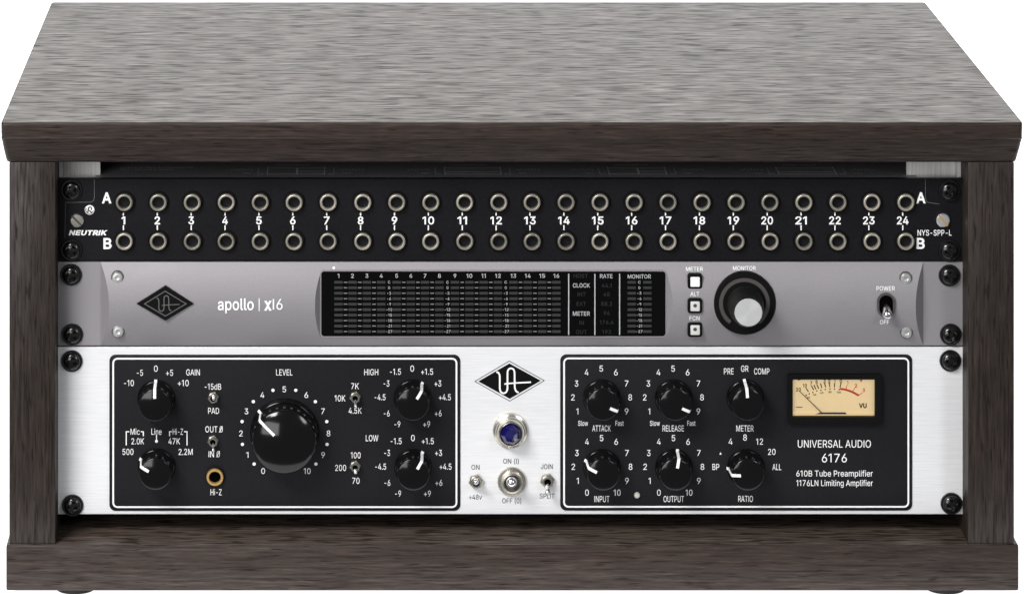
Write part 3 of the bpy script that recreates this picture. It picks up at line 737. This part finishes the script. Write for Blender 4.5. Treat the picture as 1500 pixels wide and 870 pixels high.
# ---------------------------------------------------------------- audio interface with a bowed face
uni = thing('audio_interface', 'grey metal audio interface with black meter display and round monitor knob, middle rack unit', 'audio interface', (X(750), Y0, Z(506)))
PT, PB = 384.0, 505.8
zmid, zhalf = (Z(PT) + Z(PB)) / 2, (Z(PT) - Z(PB)) / 2
BOW, SL = 0.0062, 0.0062 / (13.5*U)
def bow(z): return max(0.0, BOW * (1 - ((z - zmid) / zhalf)**2))
HW = bow(Z(396.5))
rows_n = 44
bm = bmesh.new()
Lx = []
zs = [zmid + zhalf*math.sin(math.pi*(k/rows_n - 0.5)) for k in range(rows_n + 1)]
for z in zs:
    b = bow(z); bw = max(b - HW, 0)
    p = [(X(84.5), 0), (X(147.3), 0), (X(147.3) + b/SL, b), (X(470) - bw/SL, b), (X(470), b - bw), (X(975.5), b - bw), (X(975.5) + bw/SL, b),
         (X(1352.5) - b/SL, b), (X(1352.5), 0), (X(1413), 0)]
    Lx.append([bm.verts.new((x, Y0 - h, z)) for x, h in p])
for a, b in zip(Lx, Lx[1:]):
    for i in range(9): bm.faces.new((a[i], a[i+1], b[i+1], b[i]))
edge = [r[0] for r in Lx] + [v for v in Lx[-1][1:]] + [r[-1] for r in Lx[-2::-1]] + [v for v in Lx[0][-2:0:-1]]
back = [bm.verts.new((v.co.x, Y0 + 0.004, v.co.z)) for v in edge]
for i in range(len(edge)):
    j = (i+1) % len(edge); bm.faces.new((edge[i], edge[j], back[j], back[i]))
bmesh.ops.remove_doubles(bm, verts=bm.verts, dist=1e-6)
ui = part('front_panel', bm, M['grey'], uni, (X(750), Y0, Z(445)), 14)
bm = bmesh.new(); box(bm, X(139), X(1346), Y0 + 0.0042, Y0 + 0.27, Z(PB - 1), Z(PT + 2))
part('chassis', bm, M['lid_lightened'], uni, (X(750), Y0 + 0.1, Z(445)))
def on_bow(px, py, l=0.0, flat=False):
    y = Y0
    for _ in range(4): y = Y0 - (0 if flat else bow(Z(py, y)))
    return (X(px, y), y - l, Z(py, y))
bowsurf = lambda px, py, l: on_bow(px, py, l)
YW = Y0 - HW - 0.0002
winsurf = lambda px, py, l: (X(px, YW), YW - l, Z(py, YW))
bm = bmesh.new()
prism(bm, rrect(470.5, 397.3, 975, 492.5, 4.5), YW, YW + 0.0006, YW)
dw = part('display_window', bm, M['glass_black'], uni, (X(722), YW, Z(445)))
bm = bmesh.new(); frame(bm, rrect(469, 395.8, 976.5, 494, 5.5), rrect(470.6, 397.4, 974.9, 492.4, 4.5), YW - 0.0003, YW + 0.0006, YW)
part('bezel', bm, M['grey'], dw, (X(722), YW, Z(445)))
cols = [495.8, 516.4, 537.4, 558.4, 581.0, 601.8, 622.6, 643.6, 666.4, 687.6, 708.4, 729.4, 752.0, 773.0, 794.2, 815.0]
rws = [413.4 + 8.0*i for i in range(10)]
sc_txt = ['C', '0', '-3', '-6', '-9', '-12', '-15', '-18', '-21', '-27']
for i, cx in enumerate(cols):
    k = Ink(winsurf)
    for ry in rws: k.rect(cx - 6.1, ry - 1.9, cx + 6.1, ry + 1.9)
    k.build('meter_column', M['segment'], dw)
    Ink(winsurf).text(str(i+1), cx, 404, 5.7, None, bold=14).build('channel_number', M['soft_ink'], dw)
k = Ink(winsurf)
for g in range(4):
    for q in range(3):
        cx = (cols[g*4+q] + cols[g*4+q+1]) / 2
        for ry in rws: k.rect(cx - 2.6, ry - 0.75, cx + 2.6, ry + 0.75)
k.build('scale_marks', simple('scale_mark_ink', (0.16, 0.16, 0.165), 0.6), dw)
for cx in (570, 655.4, 740.8, 936.5):
    k = Ink(winsurf)
    for ry, t in zip(rws, sc_txt): k.text(t, cx, ry, 3.9, None, bold=8)
    k.build('level_scale', M['soft_ink'], dw)
for cx in (925.3, 948.3):
    k = Ink(winsurf)
    for ry in rws: k.rect(cx - 6.1, ry - 1.9, cx + 6.1, ry + 1.9)
    k.build('meter_column', M['segment'], dw)
for px in (833, 871.4, 907.6):
    Ink(winsurf).rect(px - 0.8, 401, px + 0.8, 490.5).build('divider_line', M['soft_ink'], dw)
for t, px, py, w, h in (('CLOCK', 851.6, 418, 25, 5.9), ('METER', 851.6, 459.2, 25, 5.9), ('RATE', 888, 404.5, 18.3, 5.7), ('MONITOR', 936.5, 405, 34, 5.7)):
    Ink(winsurf).text(t, px, py, h, w, bold=12).build('printed_label', M['soft_ink'], dw)
for t, px, py in (('HOST', 850.7, 404), ('INT', 852, 431), ('EXT', 851.5, 445), ('IN', 852, 472.5), ('OUT', 851.6, 486), ('44.1', 888.6, 418.3), ('48', 888.6, 431), ('88.2', 888.6, 445), ('96', 888.6, 458.5), ('176.4', 888.6, 472), ('192', 888.6, 486)):
    Ink(winsurf).text(t, px, py, 5.6, None, bold=8).build('unlit_label', M['dim_ink'], dw)
k = Ink(bowsurf, 0.0003).disc(489, 392.3, 2.0); k.build('indicator_light', M['lamp_white'], uni)
# badge
def on_at(px, py): return on_bow(px, py)
def badge_prism(pts, lift):
    bm = bmesh.new()
    y = on_bow(pts[0][0], 445)[1] - lift
    f = [bm.verts.new((X(a, y), y, Z(b, y))) for a, b in pts]
    g = [bm.verts.new((v.co.x, Y0, v.co.z)) for v in f]
    ff = bm.faces.new(f)
    for i in range(len(f)): bm.faces.new((f[i], f[(i+1) % len(f)], g[(i+1) % len(f)], g[i]))
    bmesh.ops.bevel(bm, geom=list(ff.edges), offset=0.0003, segments=2, affect='EDGES')
    return bm, y
bm, yb = badge_prism([(200, 445), (242.2, 419.2), (283.6, 445), (242.4, 469.8)], 0.0012)
bd = part('badge', bm, M['plastic'], uni, (X(242), yb, Z(445)))
def monogram(k, tx, w):
    T = lambda pts: [tx(a, b) for a, b in pts]
    k.line(T([(430, 285), (450, 289), (466, 300), (478, 318), (486, 345), (488, 400), (488, 560), (492, 590), (503, 618), (522, 638), (550, 646), (580, 638), (602, 618), (614, 590), (619, 560),
              (619, 300), (624, 265), (638, 240), (655, 227), (676, 222), (700, 227), (720, 240), (734, 265), (739, 300), (742, 540), (748, 575), (760, 602), (780, 622), (808, 634)]), w)
    k.line(T([(566, 491), (600, 482), (800, 468), (1018, 458)]), w*0.85)
bsurf = lambda px, py, l: (X(px, yb), yb - l, Z(py, yb))
k = Ink(bsurf)
k.line([(211.8, 445), (241.9, 426.4), (272.6, 445), (242.2, 462.8)], 1.2, True)
monogram(k, lambda a, b: (242.3 + (a - 655)*0.0575, 444.6 + (b - 436)*0.0535), 1.35)
k.build('monogram', simple('badge_grey_line', (0.13, 0.135, 0.13), 0.4, 0.3), bd)
k = Ink(bowsurf, 0.0003)
k.text('apollo', 319, 445.5, 16.5, 52.8, bold=14, anchor='l')
k.rect(379, 436.5, 380.3, 455.5)
k.text('x', 392.5, 445.5, 16.5, 11.5, bold=36); k.text('I6', 406.8, 445.5, 15.5, 14.5, bold=4)
k.build('model_name', M['white_ink'], ui)
for t, px, py, w, h in (('METER', 1017.2, 393.8, 25, 5.6), ('ALT', 1017.7, 430.3, 13.2, 5.8), ('FCN', 1017.3, 465.8, 14.8, 5.8), ('MONITOR', 1090.3, 392.6, 33.6, 5.8), ('POWER', 1297.3, 422.3, 27, 6.3), ('OFF', 1295.6, 471.6, 13.6, 6.0)):
    Ink(bowsurf, 0.0003).text(t, px, py, h, w, bold=8).build('printed_label', M['white_ink'], ui)
for py, dot in ((411.5, False), (447.2, True), (481.9, True)):
    y = on_bow(1017.5, py)[1]
    bm = bmesh.new(); prism(bm, rrect(1007, py - 11, 1028.5, py + 11, 4), y - 0.0012, Y0, y, 0.0003)
    b = part('push_button', bm, M['plastic'], uni, (X(1017.5, y), y, Z(py, y)))
    bm = bmesh.new(); prism(bm, rrect(1011.2, py - 6.6, 1024.8, py + 7.6, 1.5), y - 0.0018, y - 0.0010, y, 0.0003)
    part('button_cap', bm, M['button_grey'] if dot else M['lamp_white'], b, (X(1018, y), y, Z(py, y)))
    if dot:
        yy = y - 0.0018
        Ink(lambda a, c, l: (X(a, yy), yy - l, Z(c, yy))).disc(1018.2, py + 0.5, 2.7).build('dot', M['band'], b)
# monitor knob
yk = Y0 - BOW + 0.0008
c = (X(1091, yk), yk, Z(444.2, yk))
bm = bmesh.new(); lathe(bm, [(45.5*U, -0.006), (45.5*U, 0.0007), (44.6*U, 0.0013), (40*U, 0.0015), (24*U, 0.0015)], 80, c, cap1=False)
ring = part('dial_ring', bm, M['plastic'], uni, c)
yr = yk - 0.0016
Ink(lambda a, b, l: (X(a, yr), yr - l, Z(b, yr))).arc(1090.5, 444.5, 34.4, -143, 143, 5.6, 72).build('ring_band', M['band'], ring)
P = 0.0190
bm = bmesh.new()
prof = [(31.5*U, 0.0012), (31.5*U, 0.0022), (29*U, 0.003), (25.5*U, 0.0036), (25*U, 0.005), (22.0*U, P - 0.0012), (21.2*U, P - 0.0003), (20.3*U, P)]
lathe(bm, [(26.2*U, 0.0012), (26.2*U, 0.0030), (25.2*U, 0.0036)], 72, c, cap1=False)
seg, n_ = 44, 16
rings_ = []
for q in range(n_ + 1):
    t = q / n_; r = (25.3 + (21.6 - 25.3)*t)*U; h = 0.0036 + (P - 0.0010 - 0.0036)*t
    rings_.append([bm.verts.new((c[0] + (r + (0.0007 if (i + q) % 2 and 1 < q < n_ - 1 else 0))*math.sin(2*math.pi*i/seg), c[1] - h, c[2] + (r + (0.0007 if (i + q) % 2 and 1 < q < n_ - 1 else 0))*math.cos(2*math.pi*i/seg))) for i in range(seg)])
for a, b in zip(rings_, rings_[1:]):
    for i in range(seg): bm.faces.new((a[i], a[(i+1) % seg], b[(i+1) % seg], b[i]))
lathe(bm, [(21.6*U, P - 0.0010), (20.4*U, P), (0, P)], 72, c, cap1=False)
kn = part('monitor_knob', bm, simple('knurled_black', (0.006, 0.006, 0.006), 0.42, 0.0, 0.45), uni, c, 12)
bm = bmesh.new(); lathe(bm, [(20.1*U, P), (20.1*U, P + 0.0003), (19.5*U, P + 0.0006), (0, P + 0.0006)], 96, c, cap1=False)
part('knob_face', bm, M['spun'], kn, (c[0], c[1] - P - 0.0006, c[2]))
# power switch
y = Y0 - BOW - 0.0002
bm = bmesh.new()
frame(bm, rrect(1284.6, 429, 1311, 464.5, 13.1, 10), rrect(1287.6, 432, 1308, 461.5, 10.1, 10), y - 0.0009, Y0, y)
ps = part('power_switch', bm, simple('switch_grey', (0.07, 0.066, 0.066), 0.4, 0.2), uni, (X(1298, y), y, Z(447, y)))
bm = bmesh.new(); prism(bm, rrect(1287.4, 431.8, 1308.2, 461.7, 10, 10), y - 0.0002, Y0, y)
part('recess', bm, M['hole'], ps, (X(1298, y), y, Z(447, y)))
bm = bmesh.new(); rod(bm, (X(1298, y), y + 0.001, Z(446, y)), (X(1300.7, y - 0.008), y - 0.0075, Z(466.5, y - 0.008)), 0.0019, 0.0027)
part('lever', bm, M['chrome'], ps, (X(1298, y), y, Z(446, y)))
bm = bmesh.new(); lathe(bm, [(9.2*U, -0.003), (9.2*U, 0.00025), (8.2*U, 0.0003)], 36)
TR = mesh_of('screw_seat', bm, 40)
bm = bmesh.new(); lathe(bm, [(7.9*U, 0), (7.9*U, 0.0006), (6.6*U, 0.0011), (3.4*U, 0.0012), (3.2*U, 0.0002), (0, 0.0001)], 36, cap1=False)
TS = mesh_of('trim_screw', bm, 30)
for px, py in ((171.8, 405.9), (173, 485), (1326.8, 407.3), (1327.8, 486.3)):
    l = on_bow(px, py)
    s = link('trim_screw', TS, M['nickel_soft'], uni, (l[0], l[1] - 0.0004, l[2]))
    link('screw_seat', TR, M['band'], s, (l[0], l[1] - 0.0002, l[2]))
for px, py in ((104.3, 403.7), (106, 491), (1390.7, 404.7), (1392.5, 491)): rack_screw(px, py, uni)

# ---------------------------------------------------------------- preamplifier
pre = thing('preamplifier', 'silver preamplifier with two black panels and cream VU meter, lowest of the rack units', 'preamplifier', (X(750), Y0, Z(753)))
bm = bmesh.new(); box(bm, X(83.5), X(1413.5), Y0, Y0 + 0.0032, Z(753), Z(508.4), 0.0003, 1)
sp = part('front_panel', bm, M['silver'], pre, (X(750), Y0, Z(630)))
bm = bmesh.new(); box(bm, X(150), X(1340), Y0 + 0.0034, Y0 + 0.29, Z(751), Z(511))
part('chassis', bm, M['lid_lightened'], pre, (X(750), Y0 + 0.1, Z(630)))
def black_plate(x0, y0, x1, y1, inset):
    bm = bmesh.new(); prism(bm, rrect(x0, y0, x1, y1, 9), Y0 - 0.0005, Y0 + 0.001, Y0, 0.0001)
    p = part('control_panel', bm, M['panel_black'], pre, (X((x0+x1)/2), Y0, Z((y0+y1)/2)))
    Ink(lift=0.00056).line(rrect(x0+inset, y0+inset, x1-inset, y1-inset, 6.5), 2.5, True).build('border_line', M['white_ink'], p)
    return p
PL = black_plate(160.3, 519.2, 674.2, 747.4, 5.6)
PR = black_plate(820.6, 518.8, 1336, 747, 5.6)
LI = 0.00058
def lab(parent, t, px, py, w, h=8.8, bold=0, mat='white_ink', name='printed_label', extra=None, **kw):
    k = Ink(lift=LI if parent is not sp else 0.0001); k.text(t, px, py, h, w, bold=bold, **kw)
    if extra: extra(k)
    return k.build(name, M[mat], parent)
def scale(parent, items, h=8.8, extra=None):
    k = Ink(lift=LI)
    for t, px, py, w in items: k.text(t, px, py, h, w, bold=0)
    if extra: extra(k)
    k.build('dial_scale', M['white_ink'], parent)
KS = make_knob(27.5*U, 23.4*U, 0.0145)
PS = pointer_mesh(27.5*U, 23.4*U, 0.0145, 4.2*U, 0.46)
KL = make_knob(50.5*U, 46.3*U, 0.0215, 0.2)
PLG = pointer_mesh(50.5*U, 46.3*U, 0.0215, 3.9*U, 0.40, 0.2)
def knob(px, py, ang, mesh=KS, pm=PS):
    loc = (X(px), Y0 - 0.0008, Z(py))
    k = link('knob', mesh, M['knob'], pre, loc)
    p = link('pointer', pm, M['white_ink'], k, loc)
    p.rotation_euler.y = math.radians(ang)
    return k
knob(228.8, 583, -1); knob(229.5, 683, -63); knob(604, 582, 33); knob(605, 684, 31)
knob(417, 633, -49, KL, PLG)
knob(881, 582, 114); knob(986.2, 582, 116); knob(881.5, 684, -65); knob(986.8, 684, 11); knob(1091.3, 582, -3); knob(1092, 684, -91)
scale(PL, [('-10', 189, 560.4, 14.3), ('-5', 205, 545.4, 9), ('0', 228.4, 539.3, 5.5), ('+5', 248.4, 545.4, 10.4), ('+10', 268.5, 560.4, 16)])
lab(PL, 'GAIN', 282.8, 544.8, 20)
lab(PL, '-15dB', 312, 565.7, 24); lab(PL, 'PAD', 313, 601, 16)
slash = lambda x, y: (lambda k: k.line([(x - 2.4, y + 4.4), (x + 2.4, y - 4.4)], 1.0))
lab(PL, 'OUT 0', 313.6, 628, 25.5, extra=slash(323.7, 628)); lab(PL, 'IN 0', 313.9, 664.4, 16.5, extra=slash(319.5, 664.4))
lab(PL, 'Hi-Z', 316.6, 720, 16.3)
def br1(k): k.line([(189.5, 631.5), (185, 631.5), (185, 651.5)], 1.4); k.line([(206.3, 631.5), (210, 631.5), (210, 638)], 1.4)
def br2(k): k.line([(252, 631.5), (248.4, 631.5), (248.4, 638)], 1.4); k.line([(269.8, 631.5), (274, 631.5), (274, 651.5)], 1.4)
def br3(k): k.line([(229.3, 636), (229.3, 645)], 1.2); k.disc(229.3, 645.5, 2.1)
lab(PL, 'Mic', 198, 631.5, 13.5, extra=br1); lab(PL, 'Line', 229.3, 631.5, 15, extra=br3); lab(PL, 'Hi-Z', 260.6, 631.5, 15, extra=br2)
scale(PL, [('2.0K', 201.8, 645.5, 18.5), ('47K', 255.3, 645.5, 17), ('500', 187.5, 661, 16), ('2.2M', 272, 661, 20.5)])
lab(PL, 'LEVEL', 416.5, 544.8, 24)
def dots(k):
    for a, b in ((399.9, 571), (433.2, 571), (371.1, 587.6), (462, 587.6), (354.7, 616.7), (478.7, 616.7), (355.2, 650), (479.1, 650), (372.3, 678.8), (462.8, 678.8)): k.disc(a, b, 2.4)
scale(PL, [('5', 416.5, 569.5, 5.2), ('4', 384.3, 577.9, 5.5), ('6', 448.7, 577.9, 5.4), ('3', 361, 601.7, 5.2), ('7', 473, 601.7, 5.2), ('2', 353, 634, 5.2), ('8', 481.2, 634, 5.4),
           ('1', 362.5, 665.5, 3), ('9', 473.2, 665.5, 5.4), ('0', 385.5, 689, 5.4), ('10', 450, 689, 10)], 8.4, dots)
def eq(cx, cy):
    scale(PL, [('0', cx, cy - 43, 5.4), ('-1.5', cx - 24.6, cy - 38.5, 16), ('+1.5', cx + 21.8, cy - 38.5, 17.6), ('-3', cx - 37.7, cy - 21.3, 8.6), ('+3', cx + 37.6, cy - 21.3, 10), ('-4.5', cx - 47.2, cy - 1.2, 16),
               ('+4.5', cx + 47.8, cy - 1.2, 17.4), ('-6', cx - 37.4, cy + 22.4, 8.6), ('+6', cx + 38, cy + 22.4, 10), ('-9', cx - 21.7, cy + 38.3, 8.6), ('+9', cx + 21.2, cy + 38.3, 10)])
eq(603.8, 582.3); eq(604.8, 683.8)
lab(PL, 'HIGH', 543.8, 544.5, 20.5); lab(PL, 'LOW', 545, 641, 18.3)
lab(PL, '7K', 520, 565, 11.3); lab(PL, '10K', 498, 582.7, 15.6); lab(PL, '4.5K', 520.2, 600.8, 19)
lab(PL, '100', 521, 666, 14.3); lab(PL, '200', 499, 684.4, 16); lab(PL, '70', 521.4, 703.3, 10.6)
def ten(cx, cy, zero=True):
    it = [('5', cx - 0.4, cy - 43, 5.2), ('4', cx - 21.8, cy - 37.6, 5.5), ('6', cx + 21, cy - 37.6, 5.4), ('3', cx - 36.6, cy - 21.2, 5.2), ('7', cx + 36.7, cy - 21.2, 5.2), ('2', cx - 41.9, cy - 1, 5.2), ('8', cx + 42, cy - 1, 5.4),
          ('1', cx - 35.4, cy + 19.6, 3), ('9', cx + 36.7, cy + 19.6, 5.4)]
    if zero: it += [('0', cx - 21.8, cy + 36.8, 5.4), ('10', cx + 22.4, cy + 36.8, 10)]
    scale(PR, it)
ten(881, 582.3, False); ten(986.2, 582.3, False); ten(881.5, 683.8); ten(986.8, 683.8)
for cx in (881, 986.2):
    lab(PR, 'Slow', cx - 27, 619.2, 14.5, 7.2, 4); lab(PR, 'Fast', cx + 26.4, 619.2, 12, 7.2, 4)
lab(PR, 'ATTACK', 881, 626.7, 27); lab(PR, 'RELEASE', 986, 626.7, 31.4); lab(PR, 'INPUT', 881.6, 730, 22); lab(PR, 'OUTPUT', 986.8, 730, 30); lab(PR, 'METER', 1091, 626.7, 25.4); lab(PR, 'RATIO', 1092, 729.7, 21.5)
scale(PR, [('PRE', 1067.4, 543.3, 14.2), ('GR', 1090.7, 539.3, 10.8), ('COMP', 1115.7, 543.3, 22.5)])
scale(PR, [('8', 1091.2, 640, 5.4), ('4', 1070, 646, 5.5), ('12', 1112.5, 646, 10), ('20', 1130.3, 661, 11), ('BP', 1048.4, 683, 10), ('ALL', 1137.8, 683.2, 13)], 8.8, lambda k: k.poly([(1055.3, 661.5), (1057, 665), (1053.6, 665)]))
lab(PR, 'UNIVERSAL AUDIO', 1222, 649.3, 107, 10.8, 0); lab(PR, '6176', 1222, 670, 36.5, 12.6, 0)
lab(PR, '610B Tube Preamplifier', 1222.3, 692.6, 112, 8.6, 2); lab(PR, '1176LN Limiting Amplifier', 1222.3, 706.6, 112, 8.6, 2)
for t, px, py, w in (('ON (I)', 748.5, 675, 23), ('OFF (0)', 749.6, 733, 28), ('ON', 696.5, 684, 12), ('+48v', 696.5, 727.6, 19), ('JOIN', 801, 683, 17.5), ('SPLIT', 801.4, 726, 21.5)):
    lab(sp, t, px, py, w, 7, 7, 'dark_ink')
# diamond emblem
e = Ink(lift=0.0001); e.poly([(700.6, 558.4), (746.1, 532.1), (792.2, 557.3), (746.7, 583.8)]); e.line([(695.6, 558.4), (745.9, 528.6), (797.3, 557.2), (746.6, 587.2)], 0.9, True)
em = e.build('emblem', M['plastic'], sp)
k = Ink(lift=0.0002); monogram(k, lambda a, b: (690 + a/11.6, 520 + b/11.6), 2.5); k.build('monogram', M['white_ink'], em)
# jewel lamp
c = (X(747.5), Y0, Z(630))
bm = bmesh.new()
lathe(bm, [(26*U, 0), (26*U, 0.0010), (25*U, 0.0018), (22.2*U, 0.0024), (22*U, 0.0036), (21.2*U, 0.0042), (19.8*U, 0.0046), (19.4*U, 0.0058), (18.6*U, 0.0066), (17.2*U, 0.0075), (16.2*U, 0.0078), (15.4*U, 0.0072)], 64, c, cap1=False)
jl = part('indicator_lamp', bm, M['nickel'], pre, c, 25)
bm = bmesh.new(); lathe(bm, [(15.6*U, 0.0070), (15.0*U, 0.0086), (9.5*U, 0.0112), (4*U, 0.0128), (0, 0.0132)], 7, c, cap1=False, phase=0.2)
part('jewel', bm, M['jewel'], jl, c, 0)
# toggles
def toggle(px, py, R, tip, lr, tipr, length, hexa=True, mat='nickel'):
    c = (X(px), Y0 - 0.0005, Z(py))
    bm = bmesh.new()
    lathe(bm, [(R*U, 0), (R*U, 0.0012), (R*0.9*U, 0.0017)], 6 if hexa else 40, c, cap1=True, phase=0.3)
    ri = R*0.72*U
    lathe(bm, [(ri, 0.0017), (ri, 0.0034), (ri*0.9, 0.0038), (ri*0.66, 0.0038), (ri*0.62, 0.0030)], 32, c, cap1=False)
    t = part('toggle_switch', bm, M[mat], pre, c, 30)
    bm = bmesh.new(); lathe(bm, [(ri*0.64, 0.0032), (0, 0.0029)], 24, c, cap1=False)
    part('socket', bm, M['hole'], t, c)
    yt = Y0 - length
    bm = bmesh.new(); rod(bm, (c[0], c[1] - 0.001, c[2]), (X(tip[0], yt), yt, Z(tip[1], yt)), lr*U, tipr*U)
    part('lever', bm, M['chrome'], t, c)
    return t
toggle(312.5, 581, 9, (313.2, 583, ), 2.2, 3.4, 0.0090)
toggle(312, 644.5, 9, (312.3, 661), 2.2, 2.6, 0.0065)
toggle(520.2, 580.5, 9, (521.2, 597), 2.2, 2.6, 0.0065)
toggle(520.2, 681.5, 9, (521, 693), 2.2, 3.2, 0.0075)
toggle(697.2, 704, 11, (697.4, 706), 2.4, 4.2, 0.0100)
toggle(801.7, 703, 11, (802.3, 724), 2.4, 4.0, 0.0090)
c = (X(749.8), Y0, Z(704.5))
bm = bmesh.new()
lathe(bm, [(21.3*U, 0), (21.3*U, 0.0009), (20.4*U, 0.0014), (17*U, 0.0016), (16.4*U, 0.0016), (16.2*U, 0.0030), (15*U, 0.0042), (12.4*U, 0.0044), (11.6*U, 0.0036)], 56, c, cap1=False)
t = part('toggle_switch', bm, M['nickel'], pre, c, 25)
bm = bmesh.new(); lathe(bm, [(11.7*U, 0.0036), (9*U, 0.0026), (0, 0.0022)], 40, c, cap1=False); part('socket', bm, M['band'], t, c)
bm = bmesh.new(); yt = Y0 - 0.0145; rod(bm, (c[0], Y0, c[2]), (X(749.2, yt), yt, Z(706.5, yt)), 4.2*U, 7.6*U, 28); part('lever', bm, M['chrome'], t, c)
# instrument jack
c = (X(315), Y0 - 0.0005, Z(697))
bm = bmesh.new(); lathe(bm, [(12.6*U, 0.0), (12.6*U, 0.0018), (11.8*U, 0.0024), (9.2*U, 0.0024), (8.4*U, 0.0018), (8.4*U, 0.0002)], 40, c, cap1=False)
jk = part('instrument_jack', bm, M['brass'], pre, c)
bm = bmesh.new(); lathe(bm, [(8.5*U, 0.0004), (0, 0.0003)], 32, c, cap1=False); part('bore', bm, M['hole'], jk, c)
bm = bmesh.new(); lathe(bm, [(14.4*U, 0.0), (14.4*U, 0.0010), (12.5*U, 0.0012)], 40, c, cap1=False); part('collar', bm, M['plastic'], jk, c)
c = (X(933), Y0 - 0.0005, Z(724.3))
bm = bmesh.new(); lathe(bm, [(4.5*U, 0), (4.4*U, 0.0008), (3.4*U, 0.0015), (1.6*U, 0.0018), (0, 0.0019)], 24, c, cap1=False)
part('indicator_light', bm, simple('pale_lens', (0.55, 0.53, 0.48), 0.25), pre, c)
# VU meter
YD = Y0 - 0.0008
bm = bmesh.new()
frame(bm, rrect(1153.5, 546, 1290, 619, 2), rrect(1160.3, 553.4, 1280.5, 607.8, 1.5), Y0 - 0.0034, YD + 0.0002, Y0)
vu = part('vu_meter', bm, M['plastic'], pre, (X(1221), Y0, Z(582)))
dsurf = lambda px, py, l: (X(px, YD), YD - l, Z(py, YD))
bm = bmesh.new(); prism(bm, [(1157, 551), (1284, 551), (1284, 610), (1157, 610)], YD, YD + 0.0002, YD)
df = part('dial_face', bm, M['dial'], vu, (X(1221), YD, Z(582)))
q = lambda a, b: (1150 + a/10.236, 535 + b/10.236)
k = Ink(dsurf)
for a, b, c_, d in ((310, 338, 352, 395), (392, 300, 430, 368), (433, 292, 462, 358), (475, 285, 505, 348), (530, 268, 552, 338), (592, 262, 608, 328), (664, 258, 670, 326), (745, 262, 738, 328), (840, 262, 822, 335)):
    k.line([q(a, b), q(c_, d)], 1.5)
for a, b in ((317, 447), (362, 425), (417, 403), (475, 382), (537, 370), (603, 360), (673, 354), (741, 354), (812, 362)): k.disc(*q(a, b), 1.1, 10)
for t, a, b, w in (('20', 200, 360, 7.2), ('10', 297, 303, 6), ('7', 392, 265, 3), ('5', 473, 250, 3.4), ('3', 592, 236, 3.4), ('2', 662, 236, 3.4), ('1', 745, 225, 1.6), ('0', 838, 236, 3.6)): k.text(t, *q(a, b), 5.0, w, bold=24)
for t, a, b in (('20', 350, 480), ('40', 442, 438), ('60', 550, 410), ('80', 674, 398), ('100', 806, 402)): k.text(t, *q(a, b), 2.6, None, bold=24)
k.line([q(190, 218), q(235, 212)], 1.2); k.text('VU', *q(1165, 603), 6.2, 11.4, bold=40)
for a in range(8): k.rect(q(165 + a*12, 0)[0], q(0, 617)[1], q(174 + a*12, 0)[0], q(0, 632)[1])
k.build('dial_scale', simple('scale_ink', (0.03, 0.025, 0.02), 0.6), vu)
k = Ink(dsurf)
k.line([q(825, 350), q(905, 362), q(1000, 394), (q(1105, 450))], 3.0)
for a, b, c_, d in ((912, 355, 932, 290), (1010, 395, 1050, 335), (1105, 450, 1165, 405)): k.line([q(a, b), q(c_, d)], 0.9)
for t, a, b, w in (('1', 938, 255, 1.8), ('2', 1062, 305, 3.8), ('3', 1180, 370, 3.8), ('+', 1140, 218, 4.2)): k.text(t, *q(a, b), 4.8 if t != '+' else 7, w, bold=24)
k.build('red_scale', M['red_ink'], vu)
bm = bmesh.new(); yn = YD - 0.0010
a, b = q(205, 375), q(545, 705)
rod(bm, (X(b[0], yn), yn, Z(b[1], yn)), (X(a[0], yn), yn, Z(a[1], yn)), 0.00026, 0.00018, 10)
part('needle', bm, M['plastic'], vu, (X(b[0], yn), yn, Z(b[1], yn)))
bm = bmesh.new(); prism(bm, [q(455, 722), q(540, 704), q(905, 704), q(922, 722)], YD - 0.0011, YD, YD)
part('pivot_cover', bm, M['plastic'], vu, (X(1221), YD, Z(604)))
bm = bmesh.new(); prism(bm, [(1160.5, 604.6), (1280, 604.6), (1280, 607.6), (1160.5, 607.6)], YD - 0.0006, YD, YD)
part('dial_sill', bm, M['dial'], vu, (X(1221), YD, Z(606)))
bm = bmesh.new(); prism(bm, rrect(1160, 553, 1281, 608, 1.5), Y0 - 0.0030, Y0 - 0.0026, Y0)
part('pane', bm, M['pane'], vu, (X(1221), Y0, Z(582)))
for px, py in ((105.3, 530), (106.5, 741), (1392, 529.5), (1393.5, 738.3)): rack_screw(px, py, pre)
